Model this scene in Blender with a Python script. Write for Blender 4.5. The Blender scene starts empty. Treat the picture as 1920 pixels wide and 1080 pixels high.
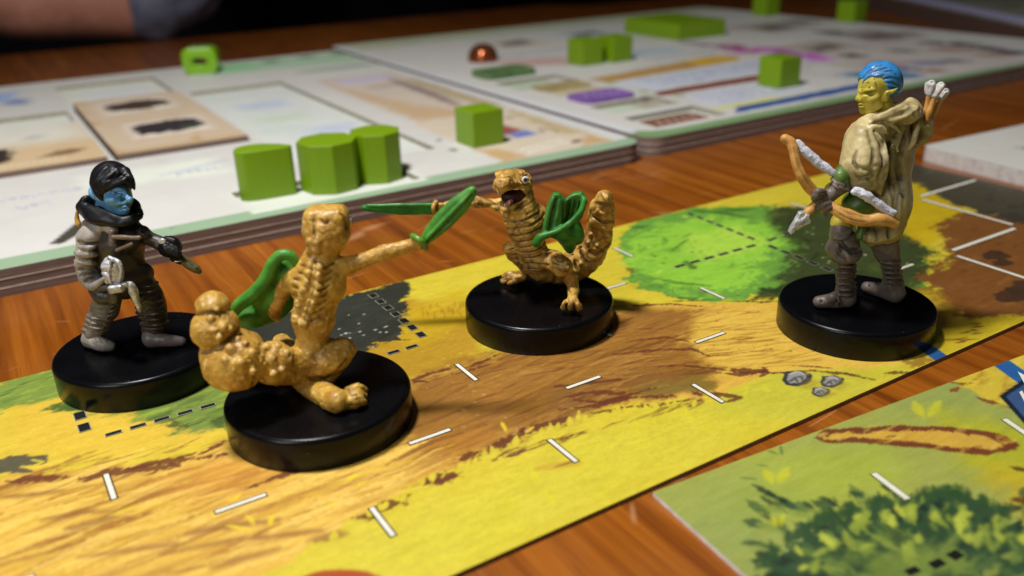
import bpy, bmesh, math, random
import numpy as np
from mathutils import Vector, Matrix

# ------------------------------------------------------------------ camera, world, lamps
# One board square (about an inch) is one Blender unit.  The camera stands over the
# origin of the table plane, CAM_H above it, looking along +y.
FPX, CAM_H, PITCH, ROLL, YAW = 1631.16, 2.5299, 0.409373, 0.0310099, 0.5475163
OX, OY = -1.73667, 3.11726                # where the play-mat grid (0,0) corner lies
scene = bpy.context.scene
C = scene.collection
cd = bpy.data.cameras.new('camera')
cam = bpy.data.objects.new('camera', cd); C.objects.link(cam)
cam.location = (0, 0, CAM_H)
cam.rotation_mode = 'XYZ'
cam.matrix_world = (Matrix.Translation((0, 0, CAM_H)) @ Matrix.Rotation(math.pi/2 - PITCH, 4, 'X')
                    @ Matrix.Rotation(-ROLL, 4, 'Z'))
cd.sensor_width = 36.0
cd.lens = 36.0 * FPX / 1920.0
cd.clip_start = 0.05; cd.clip_end = 500
cd.dof.use_dof = True
cd.dof.focus_distance = 5.2
cd.dof.aperture_fstop = 0.46
scene.camera = cam
scene.render.resolution_x = 1920; scene.render.resolution_y = 1080

scene.view_settings.view_transform = 'Standard'
scene.view_settings.look = 'None'
scene.view_settings.exposure = 0.0
scene.view_settings.gamma = 1.0
scene.view_settings.use_curve_mapping = False

world = bpy.data.worlds.new('World'); scene.world = world
world.use_nodes = True
bg = world.node_tree.nodes['Background']
bg.inputs['Color'].default_value = (0.7, 0.72, 0.8, 1)
bg.inputs['Strength'].default_value = 0.065

def area_lamp(name, loc, target, size, watts, col):
    ld = bpy.data.lights.new(name, 'AREA'); ld.shape = 'DISK'; ld.size = size
    ld.energy = watts; ld.color = col
    o = bpy.data.objects.new(name, ld); C.objects.link(o)
    o.location = loc
    o.rotation_euler = (Vector(target) - Vector(loc)).to_track_quat('-Z', 'Y').to_euler()
    return o
area_lamp('ceiling_lamp', (-3.2, 4.4, 13.0), (0.5, 7.0, 0.0), 1.8, 2350, (1.0, 0.975, 0.945))
area_lamp('side_lamp', (-6.2, -3.0, 6.8), (0.3, 6.0, 0.3), 4.4, 430, (0.97, 0.98, 1.0))

rng = np.random.RandomState(7)
random.seed(7)

# ------------------------------------------------------------------ plane geometry
def unp(px, py, z=0.0):
    r = (px-960)/FPX; up = (540-py)/FPX
    cr, sr = math.cos(ROLL), math.sin(ROLL)
    r, up = r*cr+up*sr, -r*sr+up*cr
    cp, sp = math.cos(PITCH), math.sin(PITCH)
    y = cp+up*sp; zz = -sp+up*cp
    t = (z-CAM_H)/zz
    return np.array([r*t, y*t])
def at_depth(px, py, Y):
    """the point at world distance y = Y seen at a photo pixel"""
    r = (px-960)/FPX; up = (540-py)/FPX
    cr, sr = math.cos(ROLL), math.sin(ROLL)
    r, up = r*cr+up*sr, -r*sr+up*cr
    cp, sp = math.cos(PITCH), math.sin(PITCH)
    y = cp+up*sp; zz = -sp+up*cp
    t = Y/y
    return np.array([r*t, Y, CAM_H+zz*t])
CY, SY = math.cos(YAW), math.sin(YAW)
def mat(px, py, z=0.0):
    """photo pixel -> (u, v) on the play-mat grid, on the plane z"""
    P = unp(px, py, z); x = P[0]-OX; y = P[1]-OY
    return (x*CY+y*SY, -x*SY+y*CY)
def w3(u, v, z=0.0):
    return (OX+u*CY-v*SY, OY+u*SY+v*CY, z)

# ------------------------------------------------------------------ object helpers
def tag(o, label=None, cat=None, group=None, kind=None):
    if label: o['label'] = label
    if cat: o['category'] = cat
    if group: o['group'] = group
    if kind: o['kind'] = kind
    return o
def empty(name, loc, label, cat, group=None, rz=0.0):
    o = bpy.data.objects.new(name, None); C.objects.link(o)
    o.location = loc; o.rotation_euler = (0, 0, rz); o.empty_display_size = 0.2
    return tag(o, label, cat, group)
def link(name, me, material=None, parent=None):
    o = bpy.data.objects.new(name, me); C.objects.link(o)
    if material: me.materials.append(material)
    if parent is not None:
        o.parent = parent
        o.matrix_parent_inverse = Matrix.Identity(4)
    return o
def mesh_from(verts, faces, smooth=False, name='mesh'):
    me = bpy.data.meshes.new(name)
    me.from_pydata([tuple(map(float, v)) for v in verts], [], [tuple(f) for f in faces])
    me.update()
    if smooth: me.polygons.foreach_set('use_smooth', [True]*len(me.polygons))
    return me
def mesh_np(V, Q, smooth=True, name='mesh'):
    me = bpy.data.meshes.new(name)
    V = np.ascontiguousarray(V, dtype=np.float32); Q = np.ascontiguousarray(Q, dtype=np.int32)
    n, k = Q.shape
    me.vertices.add(len(V)); me.vertices.foreach_set('co', V.ravel())
    me.loops.add(n*k); me.loops.foreach_set('vertex_index', Q.ravel())
    me.polygons.add(n); me.polygons.foreach_set('loop_start', np.arange(0, n*k, k, dtype=np.int32))
    me.polygons.foreach_set('loop_total', np.full(n, k, dtype=np.int32))
    me.polygons.foreach_set('use_smooth', np.full(n, smooth, dtype=bool))
    me.update(calc_edges=True)
    return me
def set_col(me, rgb, name='paint'):
    a = me.color_attributes.new(name, 'FLOAT_COLOR', 'POINT')
    c = np.ones((len(me.vertices), 4), np.float32); c[:, :3] = rgb
    a.data.foreach_set('color', c.ravel())
def bevel_obj(o, w, seg=2, angle=40):
    m = o.modifiers.new('bevel', 'BEVEL'); m.width = w; m.segments = seg
    m.limit_method = 'ANGLE'; m.angle_limit = math.radians(angle)
    o.data.polygons.foreach_set('use_smooth', [True]*len(o.data.polygons))
    return o
def prism(outline, z0, z1):
    """closed prism over a ccw outline of xy points"""
    n = len(outline)
    V = [(x, y, z0) for x, y in outline]+[(x, y, z1) for x, y in outline]
    F = [tuple(reversed(range(n))), tuple(range(n, 2*n))]
    F += [(i, (i+1) % n, n+(i+1) % n, n+i) for i in range(n)]
    return mesh_from(V, F)
def round_rect(x0, y0, x1, y1, r, n=8):
    out = []
    for cx, cy, a in ((x1-r, y0+r, -90), (x1-r, y1-r, 0), (x0+r, y1-r, 90), (x0+r, y0+r, 180)):
        for i in range(n+1):
            t = math.radians(a+90*i/n); out.append((cx+r*math.cos(t), cy+r*math.sin(t)))
    return out

def lin(c):
    """photo-style 0-255 colour to linear"""
    c = np.asarray(c, float)/255.0
    return np.where(c <= 0.04045, c/12.92, ((c+0.055)/1.055)**2.4)
def rgba(c): return tuple(float(x) for x in lin(c))+(1.0,)

# ------------------------------------------------------------------ materials
class NT:
    def __init__(s, name):
        s.m = bpy.data.materials.new(name); s.m.use_nodes = True
        s.t = s.m.node_tree; s.b = s.t.nodes['Principled BSDF']
    def n(s, typ, **kw):
        x = s.t.nodes.new(typ)
        for k, v in kw.items():
            if k.startswith('i_'):
                x.inputs[k[2:].replace('_', ' ')].default_value = v
            else: setattr(x, k, v)
        return x
    def l(s, a, b): s.t.links.new(a, b)
    def coords(s, kind='Object', scale=(1, 1, 1), rot=(0, 0, 0)):
        tc = s.n('ShaderNodeTexCoord'); mp = s.n('ShaderNodeMapping')
        mp.inputs['Scale'].default_value = scale; mp.inputs['Rotation'].default_value = rot
        s.l(tc.outputs[kind], mp.inputs['Vector']); return mp.outputs['Vector']
    def noise(s, vec, scale, detail=4, rough=0.5, dist=0.0):
        x = s.n('ShaderNodeTexNoise'); x.inputs['Scale'].default_value = scale
        x.inputs['Detail'].default_value = detail; x.inputs['Roughness'].default_value = rough
        x.inputs['Distortion'].default_value = dist
        s.l(vec, x.inputs['Vector']); return x.outputs['Fac']
    def ramp(s, fac, stops):
        x = s.n('ShaderNodeValToRGB'); e = x.color_ramp.elements
        while len(e) < len(stops): e.new(0.5)
        for el, (p, c) in zip(e, stops): el.position = p; el.color = c
        s.l(fac, x.inputs['Fac']); return x.outputs['Color']
    def mix(s, fac, a, b, mode='MIX'):
        x = s.n('ShaderNodeMix', data_type='RGBA', blend_type=mode)
        for sock, v in ((x.inputs[0], fac), (x.inputs[6], a), (x.inputs[7], b)):
            if hasattr(v, 'is_output'): s.l(v, sock)
            else: sock.default_value = v
        return x.outputs[2]
    def bump(s, h, strength, dist):
        x = s.n('ShaderNodeBump'); x.inputs['Strength'].default_value = strength
        x.inputs['Distance'].default_value = dist
        s.l(h, x.inputs['Height']); s.l(x.outputs['Normal'], s.b.inputs['Normal']); return x
    def base(s, v):
        if hasattr(v, 'is_output'): s.l(v, s.b.inputs['Base Color'])
        else: s.b.inputs['Base Color'].default_value = v
    def set(s, rough=0.5, spec=0.5, metal=0.0, coat=0.0, coat_rough=0.1):
        s.b.inputs['Roughness'].default_value = rough
        s.b.inputs['Specular IOR Level'].default_value = spec
        s.b.inputs['Metallic'].default_value = metal
        s.b.inputs['Coat Weight'].default_value = coat
        s.b.inputs['Coat Roughness'].default_value = coat_rough

def paint_mat(name, c, c2=None, rough=0.5, spec=0.4, scale=9.0, bump=0.25, coat=0.0, cracks=0.0, crack_col=(60, 30, 10), thr=(0.35, 0.7), fine=60.0, hi=None, lining=.8):
    """brush-painted plastic: two tones of the same paint in blotches, optional craze lines"""
    t = NT(name); v = t.coords()
    c2 = c2 if c2 is not None else [x*0.8 for x in c]
    f = t.noise(v, scale, 5, 0.6, 0.4)
    col = t.ramp(f, [(thr[0], rgba(c2)), (thr[1], rgba(c))])
    if hi:
        hf = t.ramp(t.noise(v, 34, 6, .7), [(.52, (0, 0, 0, 1)), (.66, (.8, .8, .8, 1))])
        col = t.mix(hf, col, rgba(hi))
    if cracks > 0:
        wob = t.n('ShaderNodeTexNoise'); wob.inputs['Scale'].default_value = 14.0; wob.inputs['Detail'].default_value = 3
        t.l(v, wob.inputs['Vector'])
        add = t.n('ShaderNodeMixRGB'); add.blend_type = 'ADD'; add.inputs[0].default_value = 0.07
        t.l(v, add.inputs[1]); t.l(wob.outputs['Color'], add.inputs[2])
        vo = t.n('ShaderNodeTexVoronoi', feature='DISTANCE_TO_EDGE'); vo.inputs['Scale'].default_value = 11.0
        t.l(add.outputs[0], vo.inputs['Vector'])
        line = t.ramp(vo.outputs['Distance'], [(0.0, (1, 1, 1, 1)), (0.13, (0, 0, 0, 1))])
        msk = t.ramp(t.noise(v, 5.0, 3), [(0.42, (0, 0, 0, 1)), (0.54, (cracks, cracks, cracks, 1))])
        mm = t.mix(1.0, line, msk, 'MULTIPLY')
        col = t.mix(mm, col, rgba(crack_col))
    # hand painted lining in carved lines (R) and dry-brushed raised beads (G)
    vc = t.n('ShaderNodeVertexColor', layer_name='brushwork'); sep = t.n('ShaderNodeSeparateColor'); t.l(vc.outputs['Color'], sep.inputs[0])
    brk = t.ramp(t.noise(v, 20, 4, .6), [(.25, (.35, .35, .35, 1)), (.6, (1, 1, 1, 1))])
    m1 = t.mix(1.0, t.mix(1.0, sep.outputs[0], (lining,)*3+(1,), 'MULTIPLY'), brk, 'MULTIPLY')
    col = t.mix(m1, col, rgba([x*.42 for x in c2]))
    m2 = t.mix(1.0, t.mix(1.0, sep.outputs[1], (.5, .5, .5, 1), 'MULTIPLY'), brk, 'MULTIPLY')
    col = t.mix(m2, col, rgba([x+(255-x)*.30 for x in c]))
    t.base(col)
    t.set(rough, spec, 0.0, coat, 0.25)
    h = t.noise(v, fine, 4, 0.6)
    h2 = t.noise(v, 22.0, 3, 0.5)
    hm = t.mix(0.5, h, h2)
    t.bump(hm, bump, 0.01)
    return t.m

def vcol_mat(name, rough=0.42, spec=0.4, grain=0.10, bump=0.06, stretch=None):
    """printed card: the print is a colour attribute, with paper grain and print dots"""
    t = NT(name); v = t.coords()
    a = t.n('ShaderNodeVertexColor', layer_name='paint')
    g = t.noise(v, 55.0, 6, 0.65)
    gc = t.ramp(g, [(0.25, (1-grain*2, 1-grain*2, 1-grain*2, 1)), (0.75, (1+grain*0.0, 1, 1, 1))])
    col = t.mix(1.0, a.outputs['Color'], gc, 'MULTIPLY')
    if stretch:
        v2 = t.coords(scale=stretch)
        s2 = t.ramp(t.noise(v2, 3.0, 6, 0.7, 0.5), [(0.3, (0.84, 0.82, 0.76, 1)), (0.65, (1, 1, 1, 1))])
        col = t.mix(1.0, col, s2, 'MULTIPLY')
    t.base(col); t.set(rough, spec)
    wv = t.n('ShaderNodeTexVoronoi'); wv.inputs['Scale'].default_value = 90.0; t.l(v, wv.inputs['Vector'])
    t.bump(wv.outputs['Distance'], bump, 0.004)
    rr = t.ramp(t.noise(v, 3.0, 4), [(0.3, (rough-0.07,)*3+(1,)), (0.7, (rough+0.1,)*3+(1,))])
    t.l(rr, t.b.inputs['Roughness'])
    return t.m

def wood_mat():
    t = NT('varnished_wood')
    # grain runs along the mat's v direction (object y of the table)
    v = t.coords(scale=(1, 1, 1))
    vs = t.coords(scale=(7.0, 0.35, 1))
    v3 = t.coords(scale=(30.0, 0.9, 1))
    big = t.noise(t.coords(scale=(1.0, 0.16, 1)), 0.9, 4, 0.55, 0.6)
    mid = t.noise(vs, 1.1, 6, 0.62, 0.9)
    fin = t.noise(v3, 1.3, 5, 0.7, 0.3)
    c1 = t.ramp(mid, [(0.28, rgba((114, 60, 12))), (0.44, rgba((142, 78, 17))), (0.58, rgba((158, 90, 22))), (0.74, rgba((178, 108, 34)))])
    c2 = t.ramp(big, [(0.35, (0.76, 0.70, 0.64, 1)), (0.65, (1.0, 1.0, 1.0, 1))])
    col = t.mix(1.0, c1, c2, 'MULTIPLY')
    c3 = t.ramp(fin, [(0.36, (0.66, 0.56, 0.46, 1)), (0.5, (1, 1, 1, 1))])
    col = t.mix(0.45, col, c3, 'MULTIPLY')
    wv = t.n('ShaderNodeTexWave', wave_type='BANDS', bands_direction='X'); wv.inputs['Scale'].default_value = 0.9
    wv.inputs['Distortion'].default_value = 4.0; wv.inputs['Detail'].default_value = 3.0; wv.inputs['Detail Scale'].default_value = 0.8
    t.l(t.coords(scale=(1.0, 0.12, 1.0)), wv.inputs['Vector'])
    c4 = t.ramp(wv.outputs['Fac'], [(0.0, (0.62, 0.52, 0.45, 1)), (0.22, (1, 1, 1, 1))])
    col = t.mix(0.65, col, c4, 'MULTIPLY')
    po = t.n('ShaderNodeTexVoronoi'); po.inputs['Scale'].default_value = 1.0
    t.l(t.coords(scale=(14, 1.1, 1)), po.inputs['Vector'])
    c5 = t.ramp(po.outputs['Distance'], [(0.03, (0.55, 0.42, 0.34, 1)), (0.12, (1, 1, 1, 1))])
    col = t.mix(0.4, col, c5, 'MULTIPLY')
    sc = t.n('ShaderNodeTexVoronoi', feature='DISTANCE_TO_EDGE'); sc.inputs['Scale'].default_value = 1.0
    t.l(t.coords(scale=(.5, 2.2, 1), rot=(0, 0, .6)), sc.inputs['Vector'])
    c6 = t.ramp(sc.outputs['Distance'], [(0.0, (.7, .7, .7, 1)), (0.012, (0, 0, 0, 1))])
    c7 = t.ramp(t.noise(v, 1.7, 3), [(.56, (0, 0, 0, 1)), (.62, (1, 1, 1, 1))])
    col = t.mix(t.mix(1.0, c6, c7, 'MULTIPLY'), col, rgba((190, 140, 96)))
    t.base(col); t.set(0.32, 0.45, 0, 0.25, 0.18)
    rr = t.ramp(t.noise(v, 2.2, 5), [(0.3, (0.26,)*3+(1,)), (0.7, (0.42,)*3+(1,))])
    t.l(rr, t.b.inputs['Roughness'])
    t.bump(t.mix(0.5, fin, mid), 0.12, 0.02)
    return t.m

M_WOOD = wood_mat()
M_MAT = vcol_mat('printed_play_mat', 0.40, 0.42, 0.07, 0.10, stretch=(1.5, 7.0, 1.0))
M_CARD = vcol_mat('printed_card', 0.5, 0.35, 0.04, 0.03)
def plain(name, c, rough=0.6, spec=0.35, n=0.12, sc=14.0, metal=0.0, bump=0.05):
    t = NT(name); v = t.coords()
    c = np.array(c, float)
    col = t.ramp(t.noise(v, sc, 5, 0.6), [(0.3, rgba(c*(1-n))), (0.7, rgba(np.minimum(c*(1+n*0.4), 255)))])
    t.base(col); t.set(rough, spec, metal)
    t.bump(t.noise(v, sc*3.5, 4), bump, 0.01)
    return t.m
def ply_mat():
    t = NT('grey_board_core'); v = t.coords()
    z = t.coords(scale=(2.2, 2.2, 90))
    col = t.ramp(t.noise(z, 1.0, 5, 0.7), [(0.3, rgba((98, 80, 72))), (0.7, rgba((138, 118, 108)))])
    t.base(col); t.set(0.85, 0.2); t.bump(t.noise(z, 2.0, 4), 0.3, 0.01)
    return t.m
M_PLY = ply_mat()
M_EDGE = plain('white_card_edge', (226, 224, 214), 0.7)
M_PAPER = plain('paper_liner', (206, 192, 180), 0.7)
M_WHITE = plain('printed_white', (220, 217, 202), 0.5, n=0.05)
M_INK = plain('printed_black', (16, 16, 14), 0.5)
M_DARKPLY = plain('dark_board_edge', (70, 50, 40), 0.8)

# ------------------------------------------------------------------ setting: table and room
TH = 0.026     # the thin play mats' printed face is z = 0; the table top lies this much lower
def table():
    x0, x1, y0, y1 = -14.0, 26.0, -9.0, 18.6
    o = link('table', prism(round_rect(x0, y0, x1, y1, 0.3), -0.9, -TH), M_WOOD)
    o.location = w3(0, 0, 0); o.rotation_euler = (0, 0, YAW)
    bevel_obj(o, 0.06, 3)
    tag(o, 'glossy orange brown wooden table top with streaky grain under the game', 'table')
table()
# ------------------------------------------------------------------ printing on card
def vnoise(x, y, seed=0):
    """smooth value noise, vectorised, about 0..1"""
    r = np.random.RandomState(seed); T = r.rand(256, 256)
    xi = np.floor(x).astype(int); yi = np.floor(y).astype(int)
    fx = x-xi; fy = y-yi
    fx = fx*fx*(3-2*fx); fy = fy*fy*(3-2*fy)
    a = T[xi % 256, yi % 256]; b = T[(xi+1) % 256, yi % 256]
    c = T[xi % 256, (yi+1) % 256]; d = T[(xi+1) % 256, (yi+1) % 256]
    return (a*(1-fx)+b*fx)*(1-fy)+(c*(1-fx)+d*fx)*fy
def fbm(x, y, seed=0, oct=4):
    s = 0; a = 0.5; t = 0
    for i in range(oct):
        s = s+a*vnoise(x*2**i+17.3*i, y*2**i+5.1*i, seed+i); t += a; a *= 0.55
    return s/t
class Painter:
    """lays flat print on a sheet of vertices with coordinates u, v (mat grid units)"""
    def __init__(s, u, v, base, z):
        s.u = u; s.v = v; s.z = z; s.c = np.tile(lin(base), (len(u), 1)).astype(np.float64)
        s.nz = fbm(u*9, v*16, 3, 4)-0.5; s.nf = fbm(u*40, v*60, 11, 3)-0.5
    def P(s, pts): return np.array([mat(a, b, s.z) for a, b in pts])
    def _blend(s, idx, d, col, alpha, soft):
        k = np.clip(0.5-d/soft, 0, 1)*alpha
        k = (k*k*(3-2*k) if alpha > 0.99 else k)[:, None]
        s.c[idx] = s.c[idx]*(1-k)+lin(col)*k
    def poly(s, pts, col, alpha=1.0, soft=0.02, rag=0.06, uv=False, fine=0.5):
        P = np.array(pts, float) if uv else s.P(pts)
        m = rag+soft+0.02
        idx = np.where((s.u > P[:, 0].min()-m) & (s.u < P[:, 0].max()+m) & (s.v > P[:, 1].min()-m) & (s.v < P[:, 1].max()+m))[0]
        if not len(idx): return
        x = s.u[idx]; y = s.v[idx]
        d = np.full(len(idx), 1e9); ins = np.zeros(len(idx), bool)
        for i in range(len(P)):
            ax, ay = P[i]; bx, by = P[(i+1) % len(P)]
            ex, ey = bx-ax, by-ay; L = ex*ex+ey*ey+1e-12
            t = np.clip(((x-ax)*ex+(y-ay)*ey)/L, 0, 1)
            d = np.minimum(d, np.hypot(x-ax-t*ex, y-ay-t*ey))
            c = ((ay > y) != (by > y))
            with np.errstate(divide='ignore', invalid='ignore'):
                xx = (bx-ax)*(y-ay)/((by-ay) if by != ay else 1e-12)+ax
            ins ^= c & (x < xx)
        d = np.where(ins, -d, d)+(s.nz[idx]*2+s.nf[idx]*2*fine)*rag
        s._blend(idx, d, col, alpha, soft)
    def stroke(s, pts, w, col, alpha=1.0, soft=0.012, rag=0.4, uv=False, taper=0.7):
        P = np.array(pts, float) if uv else s.P(pts)
        m = w*2+soft
        idx = np.where((s.u > P[:, 0].min()-m) & (s.u < P[:, 0].max()+m) & (s.v > P[:, 1].min()-m) & (s.v < P[:, 1].max()+m))[0]
        if not len(idx): return
        x = s.u[idx]; y = s.v[idx]
        seg = np.hypot(*(P[1:]-P[:-1]).T); cum = np.r_[0, np.cumsum(seg)]; T = cum[-1]+1e-9
        best = np.full(len(idx), 1e9)
        for i in range(len(P)-1):
            ax, ay = P[i]; ex, ey = P[i+1]-P[i]; L = ex*ex+ey*ey+1e-12
            t = np.clip(((x-ax)*ex+(y-ay)*ey)/L, 0, 1)
            g = (cum[i]+t*seg[i])/T
            wd = w*(1-taper*np.abs(2*g-1)**2)
            best = np.minimum(best, np.hypot(x-ax-t*ex, y-ay-t*ey)-wd)
        d = best+(s.nz[idx]+s.nf[idx])*2*w*rag
        s._blend(idx, d, col, alpha, soft)
    def streaks(s, pts, n, cols, wl=(0.08, 0.45), ww=(0.004, 0.013), alpha=(0.3, 0.8), seed=1, ang=0.0, uv=False, jit=0.12):
        """many brush streaks running along the mat's u direction inside an outline"""
        r = np.random.RandomState(seed)
        P = np.array(pts, float) if uv else s.P(pts)
        lo = P.min(0); hi = P.max(0); k = 0; tries = 0
        while k < n and tries < n*20:
            tries += 1
            p = lo+(hi-lo)*r.rand(2)
            ins = False
            for i in range(len(P)):
                a = P[i]; b = P[(i+1) % len(P)]
                if (a[1] > p[1]) != (b[1] > p[1]) and p[0] < (b[0]-a[0])*(p[1]-a[1])/(b[1]-a[1]+1e-12)+a[0]: ins = not ins
            if not ins: continue
            k += 1
            L = r.uniform(*wl); th = ang+r.uniform(-jit, jit); bend = r.uniform(-0.12, 0.12)*L
            d = np.array([math.cos(th), math.sin(th)]); q = np.array([-d[1], d[0]])
            s.stroke([p-d*L/2, p+q*bend, p+d*L/2], r.uniform(*ww), cols[r.randint(len(cols))], r.uniform(*alpha), 0.012, 0.8, True, 0.9)
    def dots(s, pts, n, col, rr=(0.004, 0.012), alpha=0.9, seed=1, uv=False):
        r = np.random.RandomState(seed); P = np.array(pts, float) if uv else s.P(pts)
        lo = P.min(0); hi = P.max(0)
        for _ in range(n):
            p = lo+(hi-lo)*r.rand(2); a = r.uniform(*rr)
            s.stroke([p, p+np.array([a*0.6, 0])], a, col, alpha*r.uniform(0.5, 1), 0.008, 0.2, True, 0.0)

def sheet_lines(a, b, step, extra=(), fine=None):
    """grid lines from a to b; fine = (upto, step) makes the near part denser"""
    if fine:
        L = np.r_[np.arange(a, fine[0], fine[1]), np.arange(fine[0], b, step), b]
    else: L = np.r_[np.arange(a, b, step), b]
    for e in extra:
        L = L[np.abs(L-e) > 0.006]
        L = np.r_[L, e-0.0015, e+0.0015]
    return np.unique(L[(L >= a) & (L <= b)])
def sheet(U, V):
    uu, vv = np.meshgrid(U, V, indexing='ij')
    nu, nv = len(U), len(V)
    i = np.arange(nu-1)[:, None]*nv+np.arange(nv-1)[None]
    Q = np.stack([i, i+nv, i+nv+1, i+1], -1).reshape(-1, 4)
    return uu.ravel(), vv.ravel(), Q

def slab_ring(outline, z0, z1):
    """side wall of a card under its printed sheet plus the underside"""
    n = len(outline)
    V = [(x, y, z0) for x, y in outline]+[(x, y, z1) for x, y in outline]
    F = [tuple(reversed(range(n)))]+[(i, (i+1) % n, n+(i+1) % n, n+i) for i in range(n)]
    return mesh_from(V, F)

def px_quads(parent, name, material, z, quads):
    """flat printed marks on a card, each its own part; quads are corner lists in (u, v)"""
    for q in quads:
        P = np.array(q, float); c = P.mean(0)
        area = sum(P[i-1][0]*P[i][1]-P[i][0]*P[i-1][1] for i in range(len(P)))
        if area < 0: P = P[::-1]
        o = link(name, mesh_from([(x-c[0], y-c[1], 0) for x, y in P], [tuple(range(len(P)))], name=name), material, parent)
        o.location = (c[0], c[1], z)
def bar(p, q, w):
    p = np.array(p, float); q = np.array(q, float); d = q-p; d /= np.hypot(*d); n = np.array([-d[1], d[0]])*w/2
    return [tuple(p-n), tuple(q-n), tuple(q+n), tuple(p+n)]
def rbar(p, q, w, k=5):
    """bar with rounded ends"""
    p = np.array(p, float); q = np.array(q, float); d = (q-p)/np.hypot(*(q-p)); n = np.array([-d[1], d[0]])
    a0 = math.atan2(d[1], d[0]); out = []
    for c, s0 in ((q, -90), (p, 90)):
        for i in range(k+1):
            t = a0+math.radians(s0+180*i/k); out.append((c[0]+w/2*math.cos(t), c[1]+w/2*math.sin(t)))
    return out

ZM = 0.0
# ------------------------------------------------------------------ long yellow play mat
def play_mat():
    root = empty('play_mat', w3(0, 0, 0), 'long yellow meadow map tile with brown dirt road under the four painted figurines', 'game board', rz=YAW)
    u0, u1, v0, v1 = -2.6, 8.0, -0.985, 2.01
    U = sheet_lines(u0, u1, 0.0125, fine=(3.6, 0.009)); V = sheet_lines(v0, v1, 0.009)
    u, v, Q = sheet(U, V)
    p = Painter(u, v, (217, 198, 58), ZM)
    # soft changes of tone in the meadow
    for (a, b, c) in (((0, 780), (203, 160, 50), 0), ):
        pass
    n1 = fbm(u*1.3, v*2.2, 5, 4)
    k = np.clip((n1-0.45)*3, 0, 1)[:, None]*0.45
    p.c = p.c*(1-k)+lin((200, 184, 62))*k
    p.poly([(0, 715), (420, 600), (420, 830), (240, 860), (0, 870)], (226, 186, 66), 0.75, 0.25, 0.08)
    # lower strip, greener yellow
    p.poly([(860, 1080), (1230, 900), (1500, 790), (1720, 690), (1500, 650), (1330, 745), (1060, 830), (700, 1010), (560, 1080)], (214, 204, 62), 0.6, 0.25, 0.08)
    p.poly([(1310, 770), (1500, 790), (1700, 690), (1640, 690), (1450, 670)], (196, 192, 62), 0.7, 0.15, 0.08)
    # road: golden earth
    road = [(-60, 905), (120, 878), (230, 872), (330, 858), (430, 826), (560, 790), (700, 730), (800, 692), (960, 660), (1110, 590), (1180, 576), (1300, 566), (1440, 568), (1560, 560),
            (1700, 560), (1790, 560), (1860, 590), (1800, 620), (1740, 640), (1600, 690), (1470, 690), (1410, 715), (1330, 745), (1200, 755), (1080, 778), (985, 815), (880, 862), (800, 893), (700, 950), (620, 1000), (540, 1050), (470, 1100), (-60, 1120)]
    p.poly(road, (222, 178, 72), 1.0, 0.03, 0.045)
    p.poly([(560, 700), (760, 560), (880, 580), (900, 660), (840, 690), (700, 740)], (188, 146, 38), 0.95, 0.10, 0.05)
    p.poly([(730, 590), (870, 540), (880, 600), (760, 660)], (204, 170, 34), 0.8, 0.10, 0.06)
    # brown middle of the road
    p.poly([(700, 760), (800, 700), (930, 660), (1130, 585), (1230, 578), (1320, 585), (1290, 640), (1330, 690), (1300, 730), (1120, 765), (985, 812), (880, 855), (790, 850)], (152, 104, 42), 0.95, 0.16, 0.09)
    p.poly([(780, 830), (880, 790), (960, 815), (880, 856), (800, 885), (740, 900)], (180, 124, 50), 0.85, 0.10, 0.08)
    p.poly([(1000, 740), (1180, 690), (1360, 690), (1330, 735), (1180, 752), (1060, 778)], (128, 88, 42), 0.7, 0.08, 0.07)
    p.poly([(1160, 735), (1320, 700), (1345, 728), (1200, 748)], (130, 110, 44), 0.7, 0.05, 0.05)
    left = [(-40, 900), (330, 865), (640, 810), (790, 850), (740, 930), (560, 1030), (-40, 1090)]
    p.streaks(left, 150, [(170, 116, 50), (190, 140, 54), (232, 192, 72), (150, 96, 44)], (0.2, 1.1), (0.006, 0.026), (0.25, 0.75), 2, 0.02)
    p.streaks(left, 90, [(238, 196, 90), (242, 206, 104)], (0.2, 1.0), (0.008, 0.026), (0.3, 0.7), 4, 0.03)
    p.poly([(330, 870), (420, 850), (560, 850), (520, 920), (420, 940), (320, 920)], (214, 150, 64), 0.5, 0.15, 0.1)
    midp = [(760, 740), (950, 665), (1130, 590), (1300, 590), (1330, 700), (1160, 760), (900, 850), (790, 860)]
    p.streaks([(960, 690), (1130, 610), (1300, 600), (1330, 700), (1160, 750)], 60, [(110, 66, 34), (176, 126, 56)], (0.15, 0.7), (0.004, 0.014), (0.3, 0.75), 51, -.36)
    p.streaks(midp, 110, [(116, 70, 34), (176, 124, 56), (128, 80, 36), (184, 134, 62)], (0.15, 0.8), (0.004, 0.016), (0.3, 0.75), 5, 0.03)
    right = [(1240, 585), (1450, 575), (1480, 640), (1560, 690), (1400, 700), (1320, 690)]
    p.poly([(1300, 590), (1440, 572), (1475, 600), (1500, 660), (1740, 660), (1650, 690), (1420, 700), (1340, 680), (1300, 640)], (228, 188, 78), 0.9, 0.06, 0.06)
    p.streaks(right, 70, [(170, 118, 46), (150, 98, 44), (230, 190, 70)], (0.08, 0.4), (0.003, 0.010), (0.3, 0.8), 6, -.42)
    p.streaks([(1320, 600), (1460, 590), (1480, 660), (1340, 680)], 26, [(140, 92, 40)], (0.1, 0.4), (0.004, 0.008), (0.4, 0.8), 61, -.42)
    p.dots([(1250, 590), (1480, 590), (1480, 690), (1250, 690)], 60, (120, 74, 40), (0.003, 0.008), 0.8, 7)
    # dark brush marks along both road edges
    DB = (104, 54, 34)
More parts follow.
